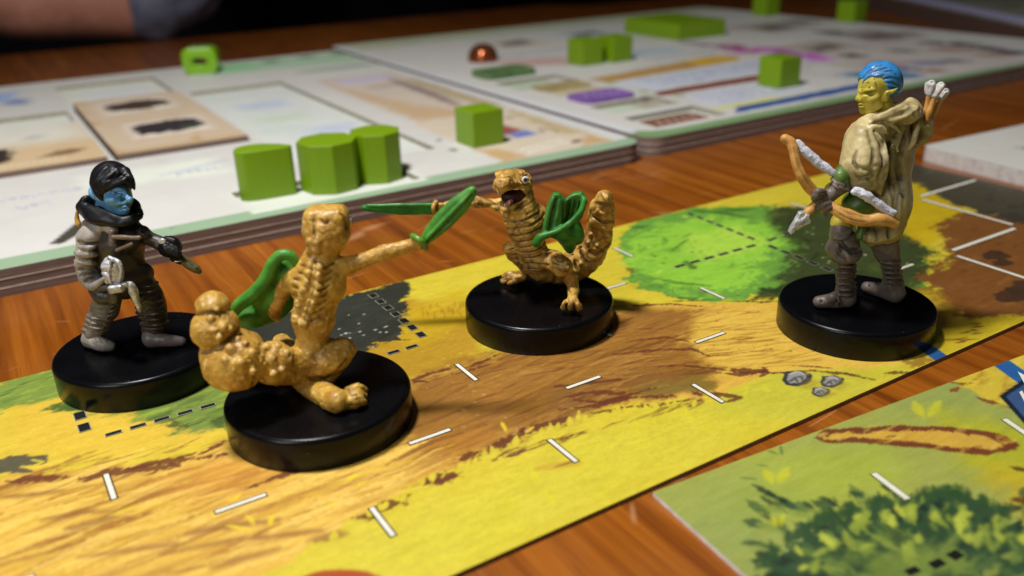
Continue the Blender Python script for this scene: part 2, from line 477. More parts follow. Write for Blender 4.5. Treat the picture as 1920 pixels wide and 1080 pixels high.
    for pts, w in (([(0, 905), (60, 898), (130, 892)], .018), ([(150, 898), (190, 888), (250, 880), (330, 874)], .02), ([(240, 878), (280, 868), (345, 862), (420, 852)], .016),
                   ([(0, 932), (60, 928), (120, 920)], .013), ([(330, 857), (365, 850)], .012), ([(375, 852), (420, 830)], .012), ([(560, 800), (640, 770)], .010),
                   ([(690, 735), (760, 712), (800, 716)], .013), ([(740, 722), (810, 700), (860, 688)], .013), ([(870, 690), (905, 678), (935, 664)], .010), ([(840, 705), (875, 695), (920, 683)], .012),
                   ([(1050, 768), (1120, 760), (1190, 745), (1270, 742)], .014), ([(1060, 745), (1110, 735), (1170, 737)], .014), ([(1065, 750), (1130, 755), (1200, 735), (1230, 728)], .011),
                   ([(1040, 725), (1090, 720), (1160, 712)], .010), ([(1150, 665), (1240, 655), (1300, 655), (1330, 668)], .009), ([(1180, 640), (1250, 632), (1290, 640)], .007),
                   ([(1190, 690), (1270, 685), (1330, 690), (1400, 700)], .007), ([(1300, 738), (1350, 740), (1385, 745), (1365, 752)], .014), ([(1140, 575), (1200, 572), (1260, 570), (1320, 575)], .010),
                   ([(1250, 565), (1340, 563), (1420, 566), (1470, 565)], .010), ([(900, 853), (950, 826), (985, 806)], .022), ([(965, 820), (1010, 800), (1060, 788)], .018), ([(860, 860), (895, 850)], .02),
                   ([(1100, 778), (1180, 762), (1215, 760)], .013), ([(1225, 762), (1290, 750)], .01), ([(800, 900), (850, 890)], .02), ([(795, 905), (830, 902), (858, 893)], .018),
                   ([(585, 1014), (615, 1006), (648, 1000)], .020), ([(700, 955), (720, 948), (755, 942)], .022), ([(760, 940), (770, 925)], .010), ([(655, 975), (700, 970)], .014),
                   ([(450, 920), (520, 895), (600, 865)], .012), ([(80, 975), (160, 960), (250, 958)], .014), ([(130, 990), (190, 975), (240, 968)], .02), ([(300, 1040), (400, 1020), (500, 1000)], .014),
                   ([(350, 1000), (440, 985), (520, 975)], .018), ([(150, 1045), (250, 1030), (330, 1020)], .012), ([(400, 1065), (460, 1045), (520, 1030)], .018), ([(480, 1010), (560, 1000), (600, 995)], .014),
                   ([(1450, 700), (1520, 695), (1580, 700), (1640, 712)], .010), ([(1370, 692), (1420, 695), (1450, 700)], .016), ([(1430, 688), (1440, 700), (1425, 706)], .010), ([(1660, 700), (1700, 698), (1720, 706)], .010),
                   ([(1340, 698), (1380, 703), (1430, 697)], .012), ([(1480, 685), (1560, 690)], .006), ([(1760, 622), (1800, 628), (1830, 635)], .010), ([(1790, 625), (1815, 620)], .012),
                   ([(1770, 645), (1800, 650)], .007)):
        far = np.mean([q[0] for q in pts]) < 620 and np.mean([q[1] for q in pts]) > 900
        p.stroke(pts, w*1.4, (140, 88, 48) if far else DB, 0.7 if far else 0.9, 0.03 if far else 0.012, 0.6 if far else 1.1, taper=.5)
    p.streaks([(0, 880), (420, 820), (420, 870), (0, 930)], 40, [(120, 66, 40)], (0.05, 0.25), (0.003, 0.009), (0.4, 0.8), 8, 0.05)
    p.streaks([(690, 740), (1320, 560), (1320, 590), (820, 730)], 34, [(108, 60, 40)], (0.05, 0.3), (0.003, 0.008), (0.4, 0.8), 9, 0.05)
    p.streaks([(800, 905), (1330, 740), (1340, 755), (980, 835), (820, 905)], 50, [(112, 60, 40)], (0.04, 0.2), (0.003, 0.01), (0.4, 0.9), 10, 0.05)
    # grass tips licking over the lower road edge
    r = np.random.RandomState(3)
    edge = [(1340, 752), (1200, 762), (1080, 785), (985, 822), (880, 868), (800, 900), (700, 958), (620, 1008), (550, 1050)]
    for i in range(len(edge)-1):
        for _ in range(6):
            t = r.rand(); a = np.array(edge[i])*(1-t)+np.array(edge[i+1])*t
            p.stroke([a+[0, 8], a+[r.uniform(-8, 8), -r.uniform(2, 6)*r.uniform(1, 3)]], r.uniform(.005, .02), (217, 198, 58), 0.95, 0.01, 0.3, taper=0.9)
    for i in range(26):
        a = np.array([r.uniform(790, 870), r.uniform(575, 600)])
        p.stroke([a, a+[r.uniform(-5, 5), -r.uniform(5, 16)]], .006, (160, 120, 30), 0.6, 0.01, 0.3, taper=0.9)
    # yellow shoots on the earth at lower left
    for q in ([(425, 985), (450, 990), (470, 992)], [(460, 965), (472, 975), (476, 985)], [(512, 965), (508, 975), (506, 985)], [(205, 965), (240, 955), (262, 948)], [(420, 940), (440, 935), (452, 926)],
              [(610, 950), (630, 942)], [(640, 905), (680, 885)], [(665, 915), (690, 900)], [(940, 790), (950, 810)], [(1000, 800), (985, 812)]):
        p.stroke(q, .012, (232, 204, 50), 0.9, 0.012, 0.3, taper=0.9)
    for i in range(30):
        a = np.array([r.uniform(900, 1900), 0]); a[1] = r.uniform(0.2, 0.85)*(1080-(a[0]-850)*0.449-40)+0
        a[1] = 1070-(a[0]-850)*0.449-r.uniform(30, 110)
        p.stroke([a, a+[r.uniform(-14, 14), -r.uniform(8, 26)]], .012, (226, 210, 44), 0.5, 0.02, 0.3, taper=0.9)
    p.stroke([(1010, 880), (1050, 872), (1090, 868)], .03, (196, 150, 50), 0.6, 0.02, 0.6); p.stroke([(1040, 876), (1085, 862)], .008, (140, 90, 40), 0.8)
    # green turf at the left
    p.poly([(-60, 750), (20, 712), (70, 695), (230, 640), (300, 640), (300, 690), (110, 745), (60, 752), (20, 765), (-60, 790)], (118, 146, 66), 0.95, 0.06, 0.09)
    p.streaks([(0, 735), (110, 695), (110, 745), (0, 770)], 26, [(70, 98, 40), (150, 170, 60)], (0.06, 0.2), (0.006, 0.016), (0.3, 0.8), 12, 0.1)
    p.poly([(90, 765), (150, 745), (250, 740), (400, 690), (560, 610), (600, 600), (560, 760), (430, 806), (330, 806), (255, 780), (160, 775), (130, 770)], (110, 136, 62), 0.95, 0.07, 0.10)
    p.poly([(90, 762), (130, 748), (155, 760), (140, 772), (100, 770)], (66, 96, 40), 0.9, 0.03, 0.05)
    p.streaks([(230, 770), (430, 700), (430, 806), (300, 800)], 46, [(70, 90, 40), (146, 168, 60), (90, 118, 46)], (0.06, 0.26), (0.006, 0.02), (0.3, 0.8), 13, 0.1)
    p.poly([(300, 796), (335, 780), (350, 800), (320, 808)], (70, 86, 40), 0.8, 0.03, 0.05); p.poly([(395, 790), (425, 775), (428, 800), (405, 805)], (66, 84, 42), 0.8, 0.03, 0.05)
    # charred dark ground behind the first lizard
    p.poly([(300, 640), (600, 570), (680, 548), (762, 527), (772, 545), (752, 562), (765, 580), (748, 592), (752, 612), (742, 636), (715, 640), (690, 655), (640, 690), (560, 700), (420, 720), (330, 700)], (50, 52, 46), 1.0, 0.025, 0.06)
    p.streaks([(640, 560), (760, 530), (745, 630), (650, 670)], 40, [(66, 66, 56), (36, 38, 36), (74, 70, 50)], (0.06, 0.22), (0.006, 0.02), (0.2, 0.5), 14, 0.3)
    for i in range(26):
        a = np.array([r.uniform(742, 770), r.uniform(530, 640)])
        p.stroke([a-[20, 0], a+[r.uniform(-6, 12), r.uniform(-5, 5)]], .008, (54, 52, 42), 0.8, 0.012, 0.4, taper=0.8)
    p.dots([(640, 590), (735, 600), (735, 650), (640, 650)], 26, (214, 216, 200), (0.004, 0.009), 0.95, 15)
    p.dots([(800, 620), (870, 620), (870, 680), (790, 690)], 14, (224, 196, 90), (0.005, 0.011), 0.6, 16)
    p.dots([(880, 700), (960, 760), (960, 830), (850, 790)], 16, (206, 164, 110), (0.005, 0.012), 0.6, 17)
    # bright green bush
    bush = [(1160, 445), (1182, 424), (1225, 405), (1300, 390), (1400, 386), (1480, 388), (1580, 400), (1660, 430), (1740, 470), (1740, 540), (1620, 560), (1480, 560), (1440, 548), (1405, 562), (1330, 566), (1255, 556), (1205, 540), (1175, 520), (1190, 500), (1165, 480)]
    p.poly(bush, (110, 162, 62), 1.0, 0.04, 0.08)
    p.poly([(1180, 450), (1240, 425), (1330, 402), (1450, 420), (1470, 450), (1420, 500), (1400, 545), (1320, 545), (1230, 530), (1185, 500)], (150, 206, 66), 0.95, 0.10, 0.14)
    p.poly([(1290, 440), (1380, 425), (1440, 450), (1400, 470), (1330, 490), (1280, 470)], (178, 218, 78), 0.9, 0.10, 0.10)
    p.streaks(bush, 110, [(70, 116, 50), (154, 210, 66), (128, 184, 62), (86, 134, 56), (170, 216, 76), (150, 206, 66)], (0.08, 0.3), (0.015, 0.05), (0.2, 0.5), 18, 0.2, jit=1.2)
    for q, w in (([(1185, 428), (1215, 424)], .03), ([(1175, 502), (1190, 512)], .03), ([(1285, 490), (1300, 505)], .03), ([(1280, 445), (1298, 437)], .012), ([(1260, 470), (1290, 448)], .012),
                 ([(1220, 520), (1270, 530), (1330, 536)], .02), ([(1250, 555), (1310, 562), (1350, 562)], .012), ([(1340, 395), (1420, 392)], .03), ([(1300, 395), (1360, 400), (1400, 408)], .03)):
        p.stroke(q, w, (44, 82, 34), 0.75, 0.03, 0.8)
    rb = np.random.RandomState(12)
    for i in range(120):
        a = np.array([rb.uniform(1170, 1560), rb.uniform(395, 560)]); t = rb.uniform(0, 6.28); L = rb.uniform(6, 22)
        if ((a[0]-1350)/205)**2+((a[1]-475)/88)**2 > 1.05: continue
        col = [(196, 226, 92), (168, 214, 70), (78, 118, 44), (60, 96, 40), (132, 180, 60)][rb.randint(5)]
        p.stroke([a, a+[L*math.cos(t), L*.45*math.sin(t)]], rb.uniform(.006, .018), col, rb.uniform(.3, .8), .02, .6, taper=.9)
    # dark printed earth right of the bush
    dark = [(1440, 388), (1500, 384), (1600, 395), (1700, 430), (1745, 470), (1745, 520), (1700, 560), (1560, 560), (1500, 545), (1450, 540), (1470, 500), (1500, 460), (1450, 430)]
    p.poly(dark, (58, 66, 36), 0.96, 0.12, 0.12)
    p.streaks(dark, 60, [(40, 44, 30), (84, 90, 38), (64, 56, 34), (78, 104, 40)], (0.08, 0.3), (0.012, 0.04), (0.25, 0.6), 19, 0.3, jit=0.8)
    p.poly([(1430, 540), (1500, 530), (1480, 556), (1400, 566)], (36, 46, 32), 0.9, 0.04, 0.06)
    p.dots([(1420, 440), (1720, 480), (1720, 520), (1450, 510)], 34, (206, 204, 170), (0.004, 0.010), 0.8, 20)
    # gold and brown ground at the far right end
    p.poly([(1560, 345), (1700, 310), (1760, 330), (1820, 395), (1760, 440), (1700, 440), (1640, 400), (1560, 390)], (196, 168, 20), 0.9, 0.08, 0.08)
    p.poly([(1750, 430), (1800, 395), (1920, 400), (2100, 460), (2100, 640), (1900, 600), (1830, 610), (1760, 570), (1730, 520), (1790, 480)], (128, 82, 38), 1.0, 0.08, 0.10)
    p.poly([(1700, 298), (1780, 300), (1960, 370), (2100, 430), (2100, 470), (1880, 410), (1790, 385), (1730, 350), (1690, 330)], (62, 60, 52), 0.97, 0.06, 0.09)
    p.streaks([(1700, 305), (1960, 380), (1900, 400), (1740, 350)], 30, [(92, 84, 74), (50, 46, 52), (74, 62, 60)], (0.06, 0.2), (0.01, 0.03), (0.3, 0.6), 21, 0.3)
    p.streaks([(1760, 440), (1920, 400), (1960, 600), (1780, 590)], 50, [(106, 66, 34), (150, 98, 46), (92, 60, 36)], (0.08, 0.3), (0.01, 0.03), (0.2, 0.5), 22, 0.2)
    p.poly([(1700, 440), (1740, 430), (1770, 445), (1740, 462)], (206, 176, 24), 0.8, 0.05, 0.05)
    p.poly([(1700, 545), (1760, 540), (1800, 590), (1740, 610)], (170, 138, 30), 0.6, 0.1, 0.08)
    for c, s in (((1868, 478), 1.0), ((1880, 492), 0.8), ((1905, 552), 1.6), ((1928, 540), 1.6)):
        x, y = c
        p.poly([(x-28*s, y), (x-12*s, y-9*s), (x+14*s, y-7*s), (x+26*s, y+3*s), (x+6*s, y+10*s), (x-18*s, y+8*s)], (66, 46, 34), 0.9, 0.02, 0.03)
    p.poly([(1760, 618), (1830, 594), (1935, 590), (1935, 600), (1740, 680), (1700, 690)], (204, 180, 40), 0.9, 0.05, 0.06)
    p.streaks([(1750, 615), (1840, 600), (1830, 640), (1770, 650)], 10, [(112, 56, 30)], (0.06, 0.16), (0.006, 0.012), (0.6, 0.9), 71, -.3)
    p.stroke([(1737, 652), (1810, 703)], .055, (44, 92, 150), 1.0, 0.012, 0.03, taper=0.0)
    p.poly([(1700, 680), (1730, 668), (1745, 676), (1715, 690)], (140, 84, 40), 0.7, 0.02, 0.05)
    # small grey stones printed on the meadow
    for (x, y, s) in ((1495, 710, 1.0), (1560, 716, .75), (1538, 735, .6)):
        p.poly([(x-30*s, y+2), (x-22*s, y-13*s), (x+4*s, y-16*s), (x+28*s, y-8*s), (x+26*s, y+6*s), (x+2*s, y+15*s), (x-20*s, y+12*s)], (62, 58, 60), 1.0, 0.012, 0.012)
        p.poly([(x-22*s, y+1), (x-12*s, y-9*s), (x+8*s, y-11*s), (x+18*s, y-3*s), (x+4*s, y+8*s), (x-14*s, y+8*s)], (150, 150, 146), 1.0, 0.012, 0.02)
        p.stroke([(x-20*s, y+8*s), (x-4*s, y-1*s), (x+2*s, y+9*s)], .008*s, (66, 62, 66), 0.9, 0.01, 0.5); p.stroke([(x-16*s, y-8*s), (x, y-13*s), (x+20*s, y-7*s)], .010*s, (190, 188, 180), 0.8, 0.01, 0.5)
        p.stroke([(x-8*s, y-2), (x+8*s, y-4*s), (x+10*s, y+4*s)], .009*s, (84, 82, 84), 0.9, 0.01, 0.3)
        p.poly([(x+24*s, y), (x+46*s, y+6*s), (x+20*s, y+20*s), (x, y+16*s)], (150, 132, 40), 0.5, 0.04, 0.02)
    p.poly([(-30, 868), (20, 855), (90, 853), (88, 868), (40, 876), (60, 884), (-20, 890)], (80, 78, 66), 0.95, 0.012, 0.02)
    p.stroke([(60, 862), (80, 866), (60, 874)], .01, (220, 200, 60), 0.9)
    # red rim of a printed token at the very front
    p.poly([(560, 1085), (590, 1072), (640, 1066), (690, 1072), (720, 1085), (700, 1140), (580, 1140)], (176, 78, 34), 1.0, 0.02, 0.01)
    k = 1-0.10*np.clip(p.nf*2+0.3, 0, 1)[:, None]
    p.c *= k
    me = mesh_np(np.stack([u, v, np.full_like(u, ZM)], 1), Q)
    set_col(me, p.c); link('printed_sheet', me, M_MAT, root)
    link('card_core', slab_ring([(u0, v0), (u1, v0), (u1, v1), (u0, v1)], 0.0005-TH, ZM), plain('brown_card_edge', (120, 92, 60), 0.8), root)
    # printed grid marks
    dz = ZM+0.0012; W = 0.023; h = 0.120; qs = []; ql = []
    def white(c, d, hh=h):
        a = (c[0]-d[0]*hh, c[1]-d[1]*hh); b = (c[0]+d[0]*hh, c[1]+d[1]*hh)
        qs.append(bar(a, b, W)); ql.append(bar((a[0]-d[0]*.006, a[1]-d[1]*.006), (b[0]+d[0]*.006, b[1]+d[1]*.006), W+0.016))
    for i in (-2, -1, 0, 1, 2, 3, 4):
        white((i+0.5, 0), (1, 0))
    for a, b in ((-1, .5), (0, .5), (2, .5), (3, .5), (4, .5), (-1, -.5), (0, -.5), (1, -.5), (2, -.5), (3, -.5), (4, 1.5), (6, 1.45), (7.0, -0.45)):
        white((a, b), (0, 1))
    white((3.5, 1), (1, 0)); white((5.5, 0.02), (1, 0), .09); white((-0.75, .45), (1, 0), .2)
    for a, b in (((7.1, 1.0), (7.95, 1.0)), ((7.02, .93), (7.0, .08)), ((6.08, 0.02), (6.93, 0.02)), ((6.0, -.07), (5.98, -.93))):
        qs.append(bar(a, b, .036)); ql.append(bar(a, b, .052))
    px_quads(root, 'mark_outline', plain('printed_brown', (70, 56, 30), 0.5), dz, ql)  # dark printed outline around each white mark
    px_quads(root, 'grid_mark', M_WHITE, dz+0.0012, qs)
    kb = []; kw = []
    def dash(a, b, w=0.030):
        kb.append(bar(a, b, w)); d = np.array(b)-np.array(a); d = d/np.hypot(*d)*0.005
        kw.append(bar(np.array(a)-d, np.array(b)+d, w+0.010))
    G = lambda x, y: np.array(mat(x, y, ZM))
    def row(a, b, n, w=0.026, fill=0.56):
        a = G(*a); b = G(*b)
        for i in range(n):
            s = a+(b-a)*(i/(n-1) if n > 1 else 0); d = (b-a)/np.hypot(*(b-a))*(np.hypot(*(b-a))/max(n-1, 1))*fill/2
            dash(s-d, s+d, w)
    row((700, 555), (789, 628), 7, 0.05); row((738, 661), (772, 651), 2, 0.03, 0.6)
    row((213, 813), (390, 762), 5, 0.028, 0.62); row((150, 780), (158, 802), 2, 0.055)
    row((1275, 499), (1408, 462), 6, 0.028, .62); row((1295, 402), (1408, 447), 7, 0.028, .58)
    row((1449, 464), (1550, 505), 5, 0.036, .62); row((1448, 449), (1478, 438), 2, 0.026, .5)
    px_quads(root, 'dash_outline', plain('printed_grey', (150, 150, 130), 0.5), dz+0.0024, kw)
    px_quads(root, 'dash_mark', M_INK, dz+0.0036, kb)
    return root
play_mat()

# ------------------------------------------------------------------ green tile at lower right
def green_tile():
    th = -0.0814; ct, st = math.cos(th), math.sin(th)      # lies slightly askew of the long mat
    tw = lambda a, b: (2.155+a*ct-b*st, -1.02+a*st+b*ct)
    root = empty('map_tile', w3(0, 0, 0), 'green map tile with printed bush and sand patch at the lower right corner', 'game board', rz=YAW)
    U = sheet_lines(0, 4.4, 0.011); V = sheet_lines(-2.9, 0, 0.011)
    ua, va, Q = sheet(U, V)
    u, v = tw(ua, va)
    p = Painter(u, v, (160, 167, 80), ZM)
    n1 = fbm(u*2.0, v*2.6, 25, 4)
    k = np.clip((n1-0.42)*4, 0, 1)[:, None]*0.8
    p.c = p.c*(1-k)+lin((146, 158, 84))*k
    p.poly([(1740, 760), (1920, 800), (2100, 900), (1920, 920), (1800, 870)], (176, 176, 34), 0.8, 0.2, 0.08)
    p.poly([(1850, 880), (2100, 900), (2100, 1050), (1900, 960)], (196, 170, 36), 0.8, 0.2, 0.08)
    p.poly([(1400, 860), (1650, 830), (1700, 900), (1500, 1000), (1400, 960)], (166, 178, 60), 0.7, 0.2, 0.08)
    p.poly([(1260, 925), (1420, 880), (1560, 960), (1420, 1040)], (146, 162, 80), 0.6, 0.25, 0.08)
    # yellow corner with blue line
    p.poly([(1790, 718), (1850, 680), (1925, 640), (2100, 600), (2100, 800), (1925, 790), (1880, 758), (1840, 745)], (208, 184, 60), 1.0, 0.02, 0.03)
    p.streaks([(1800, 715), (1925, 660), (1925, 760), (1850, 745)], 22, [(176, 136, 44), (224, 202, 80)], (0.05, 0.2), (0.01, 0.025), (0.3, 0.7), 31, 0.2)
    for q, w in (([(1780, 716), (1800, 720), (1822, 718)], .014), ([(1782, 735), (1795, 727)], .022), ([(1830, 745), (1850, 752), (1872, 757)], .018), ([(1885, 762), (1910, 770)], .014)):
        p.stroke(q, w, (128, 70, 38), 0.9, 0.012, 0.8)
    p.stroke([(1830, 647), (1960, 738)], .065, (42, 96, 158), 1.0, 0.012, 0.02, taper=0)
    # sand patch
    sand = [(1522, 822), (1545, 806), (1600, 803), (1680, 797), (1760, 800), (1830, 806), (1880, 815), (1908, 832), (1905, 843), (1850, 853), (1780, 849), (1730, 840), (1650, 833), (1560, 831)]
    p.poly(sand, (116, 62, 36), 1.0, 0.012, 0.016)
    p.poly([(1545, 823), (1565, 813), (1620, 811), (1700, 809), (1780, 811), (1850, 818), (1888, 831), (1866, 841), (1800, 840), (1742, 832), (1690, 826), (1655, 824), (1600, 822)], (206, 166, 66), 1.0, 0.012, 0.022)
    for q, w in (([(1600, 823), (1650, 826), (1700, 829)], .014), ([(1810, 806), (1850, 816), (1890, 838)], .012), ([(1690, 803), (1740, 805)], .012), ([(1660, 820), (1680, 817)], .006), ([(1800, 845), (1840, 836)], .007), ([(1700, 828), (1740, 836)], .014)):
        p.stroke(q, w, (116, 64, 38), 0.9, 0.012, 0.6)
    p.streaks(sand, 20, [(190, 146, 56), (222, 184, 84)], (0.05, 0.2), (0.006, 0.016), (0.3, 0.6), 33, 0.0)
    # bush
    bush = [(1400, 1100), (1430, 1055), (1470, 1015), (1500, 985), (1545, 970), (1570, 950), (1620, 945), (1660, 930), (1700, 935), (1730, 918), (1780, 920), (1840, 935), (1890, 960), (1930, 990), (2200, 1100), (2000, 1300), (1500, 1300)]
    p.poly(bush, (50, 76, 48), 1.0, 0.03, 0.11)
    r = np.random.RandomState(5)
    P = p.P(bush); cen = np.array(mat(1760, 1130, ZM))
    for i in range(240):
        a = np.array(mat(r.uniform(1430, 1960), r.uniform(935, 1110), ZM))
        if (a[0]-cen[0])**2+(a[1]-cen[1])**2 > 0.9: pass
        d = a-cen; d = d/np.hypot(*d); th = math.atan2(d[1], d[0])+r.uniform(-.6, .6); L = r.uniform(.05, .16)
        q = a+np.array([math.cos(th), math.sin(th)])*L
        col = [(40, 60, 42), (32, 48, 40), (76, 100, 54), (134, 150, 66), (104, 126, 60), (54, 80, 52)][r.randint(6)]
        p.stroke([a, (a+q)/2, q], r.uniform(.012, .03), col, 0.85, 0.015, 0.4, True, 0.95)
    for i in range(46):
        x, y = [(1700, 960), (1640, 985), (1780, 985), (1580, 1010), (1840, 1010), (1700, 1040), (1500, 1060), (1890, 1000)][i % 8]
        x += r.uniform(-34, 34); y += r.uniform(-22, 26); t = r.uniform(-1.1, 1.1)-1.57; L = r.uniform(18, 44)
        p.stroke([(x, y), (x+L*.55*math.cos(t), y+L*.6*math.sin(t)), (x+L*math.cos(t+.2), y+L*math.sin(t+.2))], r.uniform(.010, .024), [(186, 196, 72), (164, 178, 66), (142, 160, 60)][i % 3], r.uniform(.6, .95), 0.02, 0.4, taper=0.95)
    p.poly([(1600, 1040), (1700, 1000), (1780, 1020), (1830, 1080), (1700, 1110), (1600, 1090)], (122, 142, 60), 0.7, 0.12, 0.12)
    for i in range(90):
        a = np.array([r.uniform(1430, 1900), 0]); t = (a[0]-1400)/500
        a[1] = np.interp(a[0], [1430, 1470, 1545, 1620, 1700, 1780, 1840, 1890, 1930], [1055, 1015, 970, 945, 935, 918, 935, 960, 990])
        p.stroke([a+[0, 14], a+[r.uniform(-14, 8), -r.uniform(0, 18)]], r.uniform(.01, .02), (48, 78, 44), 0.8, 0.02, 0.4, taper=0.9)
    # pairs of pale shoots, dark ticks
    for (x, y, s) in ((1730, 770, 1.0), (1448, 895, 0.9), (1455, 975, .5)):
        p.stroke([(x, y+12), (x-10*s, y-6), (x-16*s, y-18*s)], .028*s, (196, 196, 48), 0.8, 0.02, 0.3, taper=0.9)
        p.stroke([(x+10, y+10), (x+24*s, y-4), (x+32*s, y-20*s)], .026*s, (196, 196, 48), 0.8, 0.02, 0.3, taper=0.9)
    for q in ([(1440, 845), (1458, 851)], [(1464, 836), (1466, 852)], [(1420, 872), (1440, 874)], [(1388, 896), (1420, 898)]):
        p.stroke(q, .008, (84, 110, 54), 0.8)
    for q in ([(1895, 876), (1960, 890)], [(1895, 935), (1960, 945)]):
        p.stroke(q, .02, (84, 50, 30), 0.9, 0.012, 0.8)
    # name plate at the right border
    plate = [(1873, 742), (1925, 706), (2050, 740), (2050, 850), (1925, 800)]
    p.poly(plate, (26, 34, 52), 1.0, 0.01, 0.002)
    p.poly([(1886, 743), (1926, 717), (2040, 748), (2040, 830), (1926, 789)], (58, 86, 130), 1.0, 0.01, 0.002)
    me = mesh_np(np.stack([u, v, np.full_like(u, ZM)], 1), Q)
    set_col(me, p.c); link('printed_sheet', me, M_MAT, root)
    link('card_core', slab_ring([tw(0, -2.9), tw(4.4, -2.9), tw(4.4, 0), tw(0, 0)], 0.0005-TH, ZM), M_EDGE, root)
    dz = ZM+0.0012
    G = lambda x, y: mat(x, y, ZM)
    px_quads(root, 'grid_mark', M_WHITE, dz+.001, [bar(G(1638, 888), G(1702, 936), .03), bar(G(1883, 786), G(1945, 828), .03)])
    px_quads(root, 'mark_outline', plain('printed_olive', (96, 110, 50), 0.5), dz, [bar(G(1636, 887), G(1704, 938), .046), bar(G(1881, 785), G(1945, 828), .046)])  # olive printed outline around the white marks
    px_quads(root, 'dash_mark', M_INK, dz, [bar(G(1700, 1075), G(1722, 1066), .035), bar(G(1746, 1062), G(1768, 1052), .04), bar(G(1782, 1046), G(1800, 1036), .045)])
    # white arrow tip and the letter that the picture's border cuts
    px_quads(root, 'printed_arrow', M_WHITE, dz+.001, [[G(1908, 697), G(1925, 706), G(1960, 725), G(1922, 722)]])
    px_quads(root, 'printed_letter', M_WHITE, dz+.0015, [[G(1911, 736), G(1916, 733), G(1926, 750), G(1930, 740), G(1934, 741), G(1930, 760), G(1924, 760)]])
green_tile()
# ------------------------------------------------------------------ thick layered player boards
ZB = 0.19
M_CUT = plain('cut_board_edge', (150, 145, 126), .8)
def layered_board(name, rect, holes, paint, label, step=0.035, depth=0.055, cat='game board', rad=0.22, fine=None, z0=-TH, zt=ZB, nply=3, mply=None):
    """holes: (u0, v0, u1, v1) rectangles sunk into the top layer"""
    a0, b0, a1, b1 = rect
    root = empty(name, w3(0, 0, 0), label, cat, rz=YAW)
    eu = sorted({h[0] for h in holes} | {h[2] for h in holes}); ev = sorted({h[1] for h in holes} | {h[3] for h in holes})
    U = sheet_lines(a0, a1, step, eu); V = sheet_lines(b0, b1, step, ev, fine)
    u, v, Q = sheet(U, V)
    z = np.full_like(u, zt)
    for h in holes:
        z[(u > h[0]) & (u < h[2]) & (v > h[1]) & (v < h[3])] = zt-depth
    p = Painter(u, v, (210, 208, 202), zt); paint(p)
    wall = np.zeros(len(u), bool)
    x = u.copy(); y = v.copy()
    for cx, cy, sx, sy in ((a0+rad, b0+rad, -1, -1), (a1-rad, b0+rad, 1, -1), (a0+rad, b1-rad, -1, 1), (a1-rad, b1-rad, 1, 1)):
        m = ((x-cx)*sx > 0) & ((y-cy)*sy > 0)
        d = np.hypot(x-cx, y-cy); m &= d > rad
        x = np.where(m, cx+(x-cx)/np.maximum(d, 1e-9)*rad, x); y = np.where(m, cy+(y-cy)/np.maximum(d, 1e-9)*rad, y)
    me = mesh_np(np.stack([x, y, z], 1), Q, smooth=False)
    set_col(me, p.c); link('printed_sheet', me, M_CARD, root); me.materials.append(M_CUT)
    zq = z[Q]; me.polygons.foreach_set('material_index', (zq.max(1)-zq.min(1) > 0.01).astype(np.int32))
    hh = (zt-z0-0.004)/nply
    for i in range(nply):
        e = 0.0 if i % 2 == 0 else 0.002
        zb = z0+0.001+i*hh
        zt2 = zb+hh*0.88
        top_inset = depth+0.004 if i == nply-1 else 0
        ring = round_rect(a0+e, b0+e, a1-e, b1-e, rad)
        if i == nply-1 and holes:
            n = len(ring)                     # only a wall: the top layer has holes cut through it
            inn = round_rect(a0+.05, b0+.05, a1-.05, b1-.05, rad-.03)
            Vv = [(q[0], q[1], zb) for q in ring]+[(q[0], q[1], zt-0.0006) for q in ring]+[(q[0], q[1], zt-depth-0.01) for q in inn]
            F = [(k, (k+1) % n, n+(k+1) % n, n+k) for k in range(n)]
            link('board_layer', mesh_from(Vv, F), mply or M_PLY, root)
        else:
            link('board_layer', prism(ring, zb, zt2), mply or M_PLY, root)
            lw = round_rect(a0-.0015, b0-.0015, a1+.0015, b1+.0015, rad)
            link('paper_layer', prism(lw, zt2, zb+hh), M_PAPER if mply is None else mply, root)
    return root

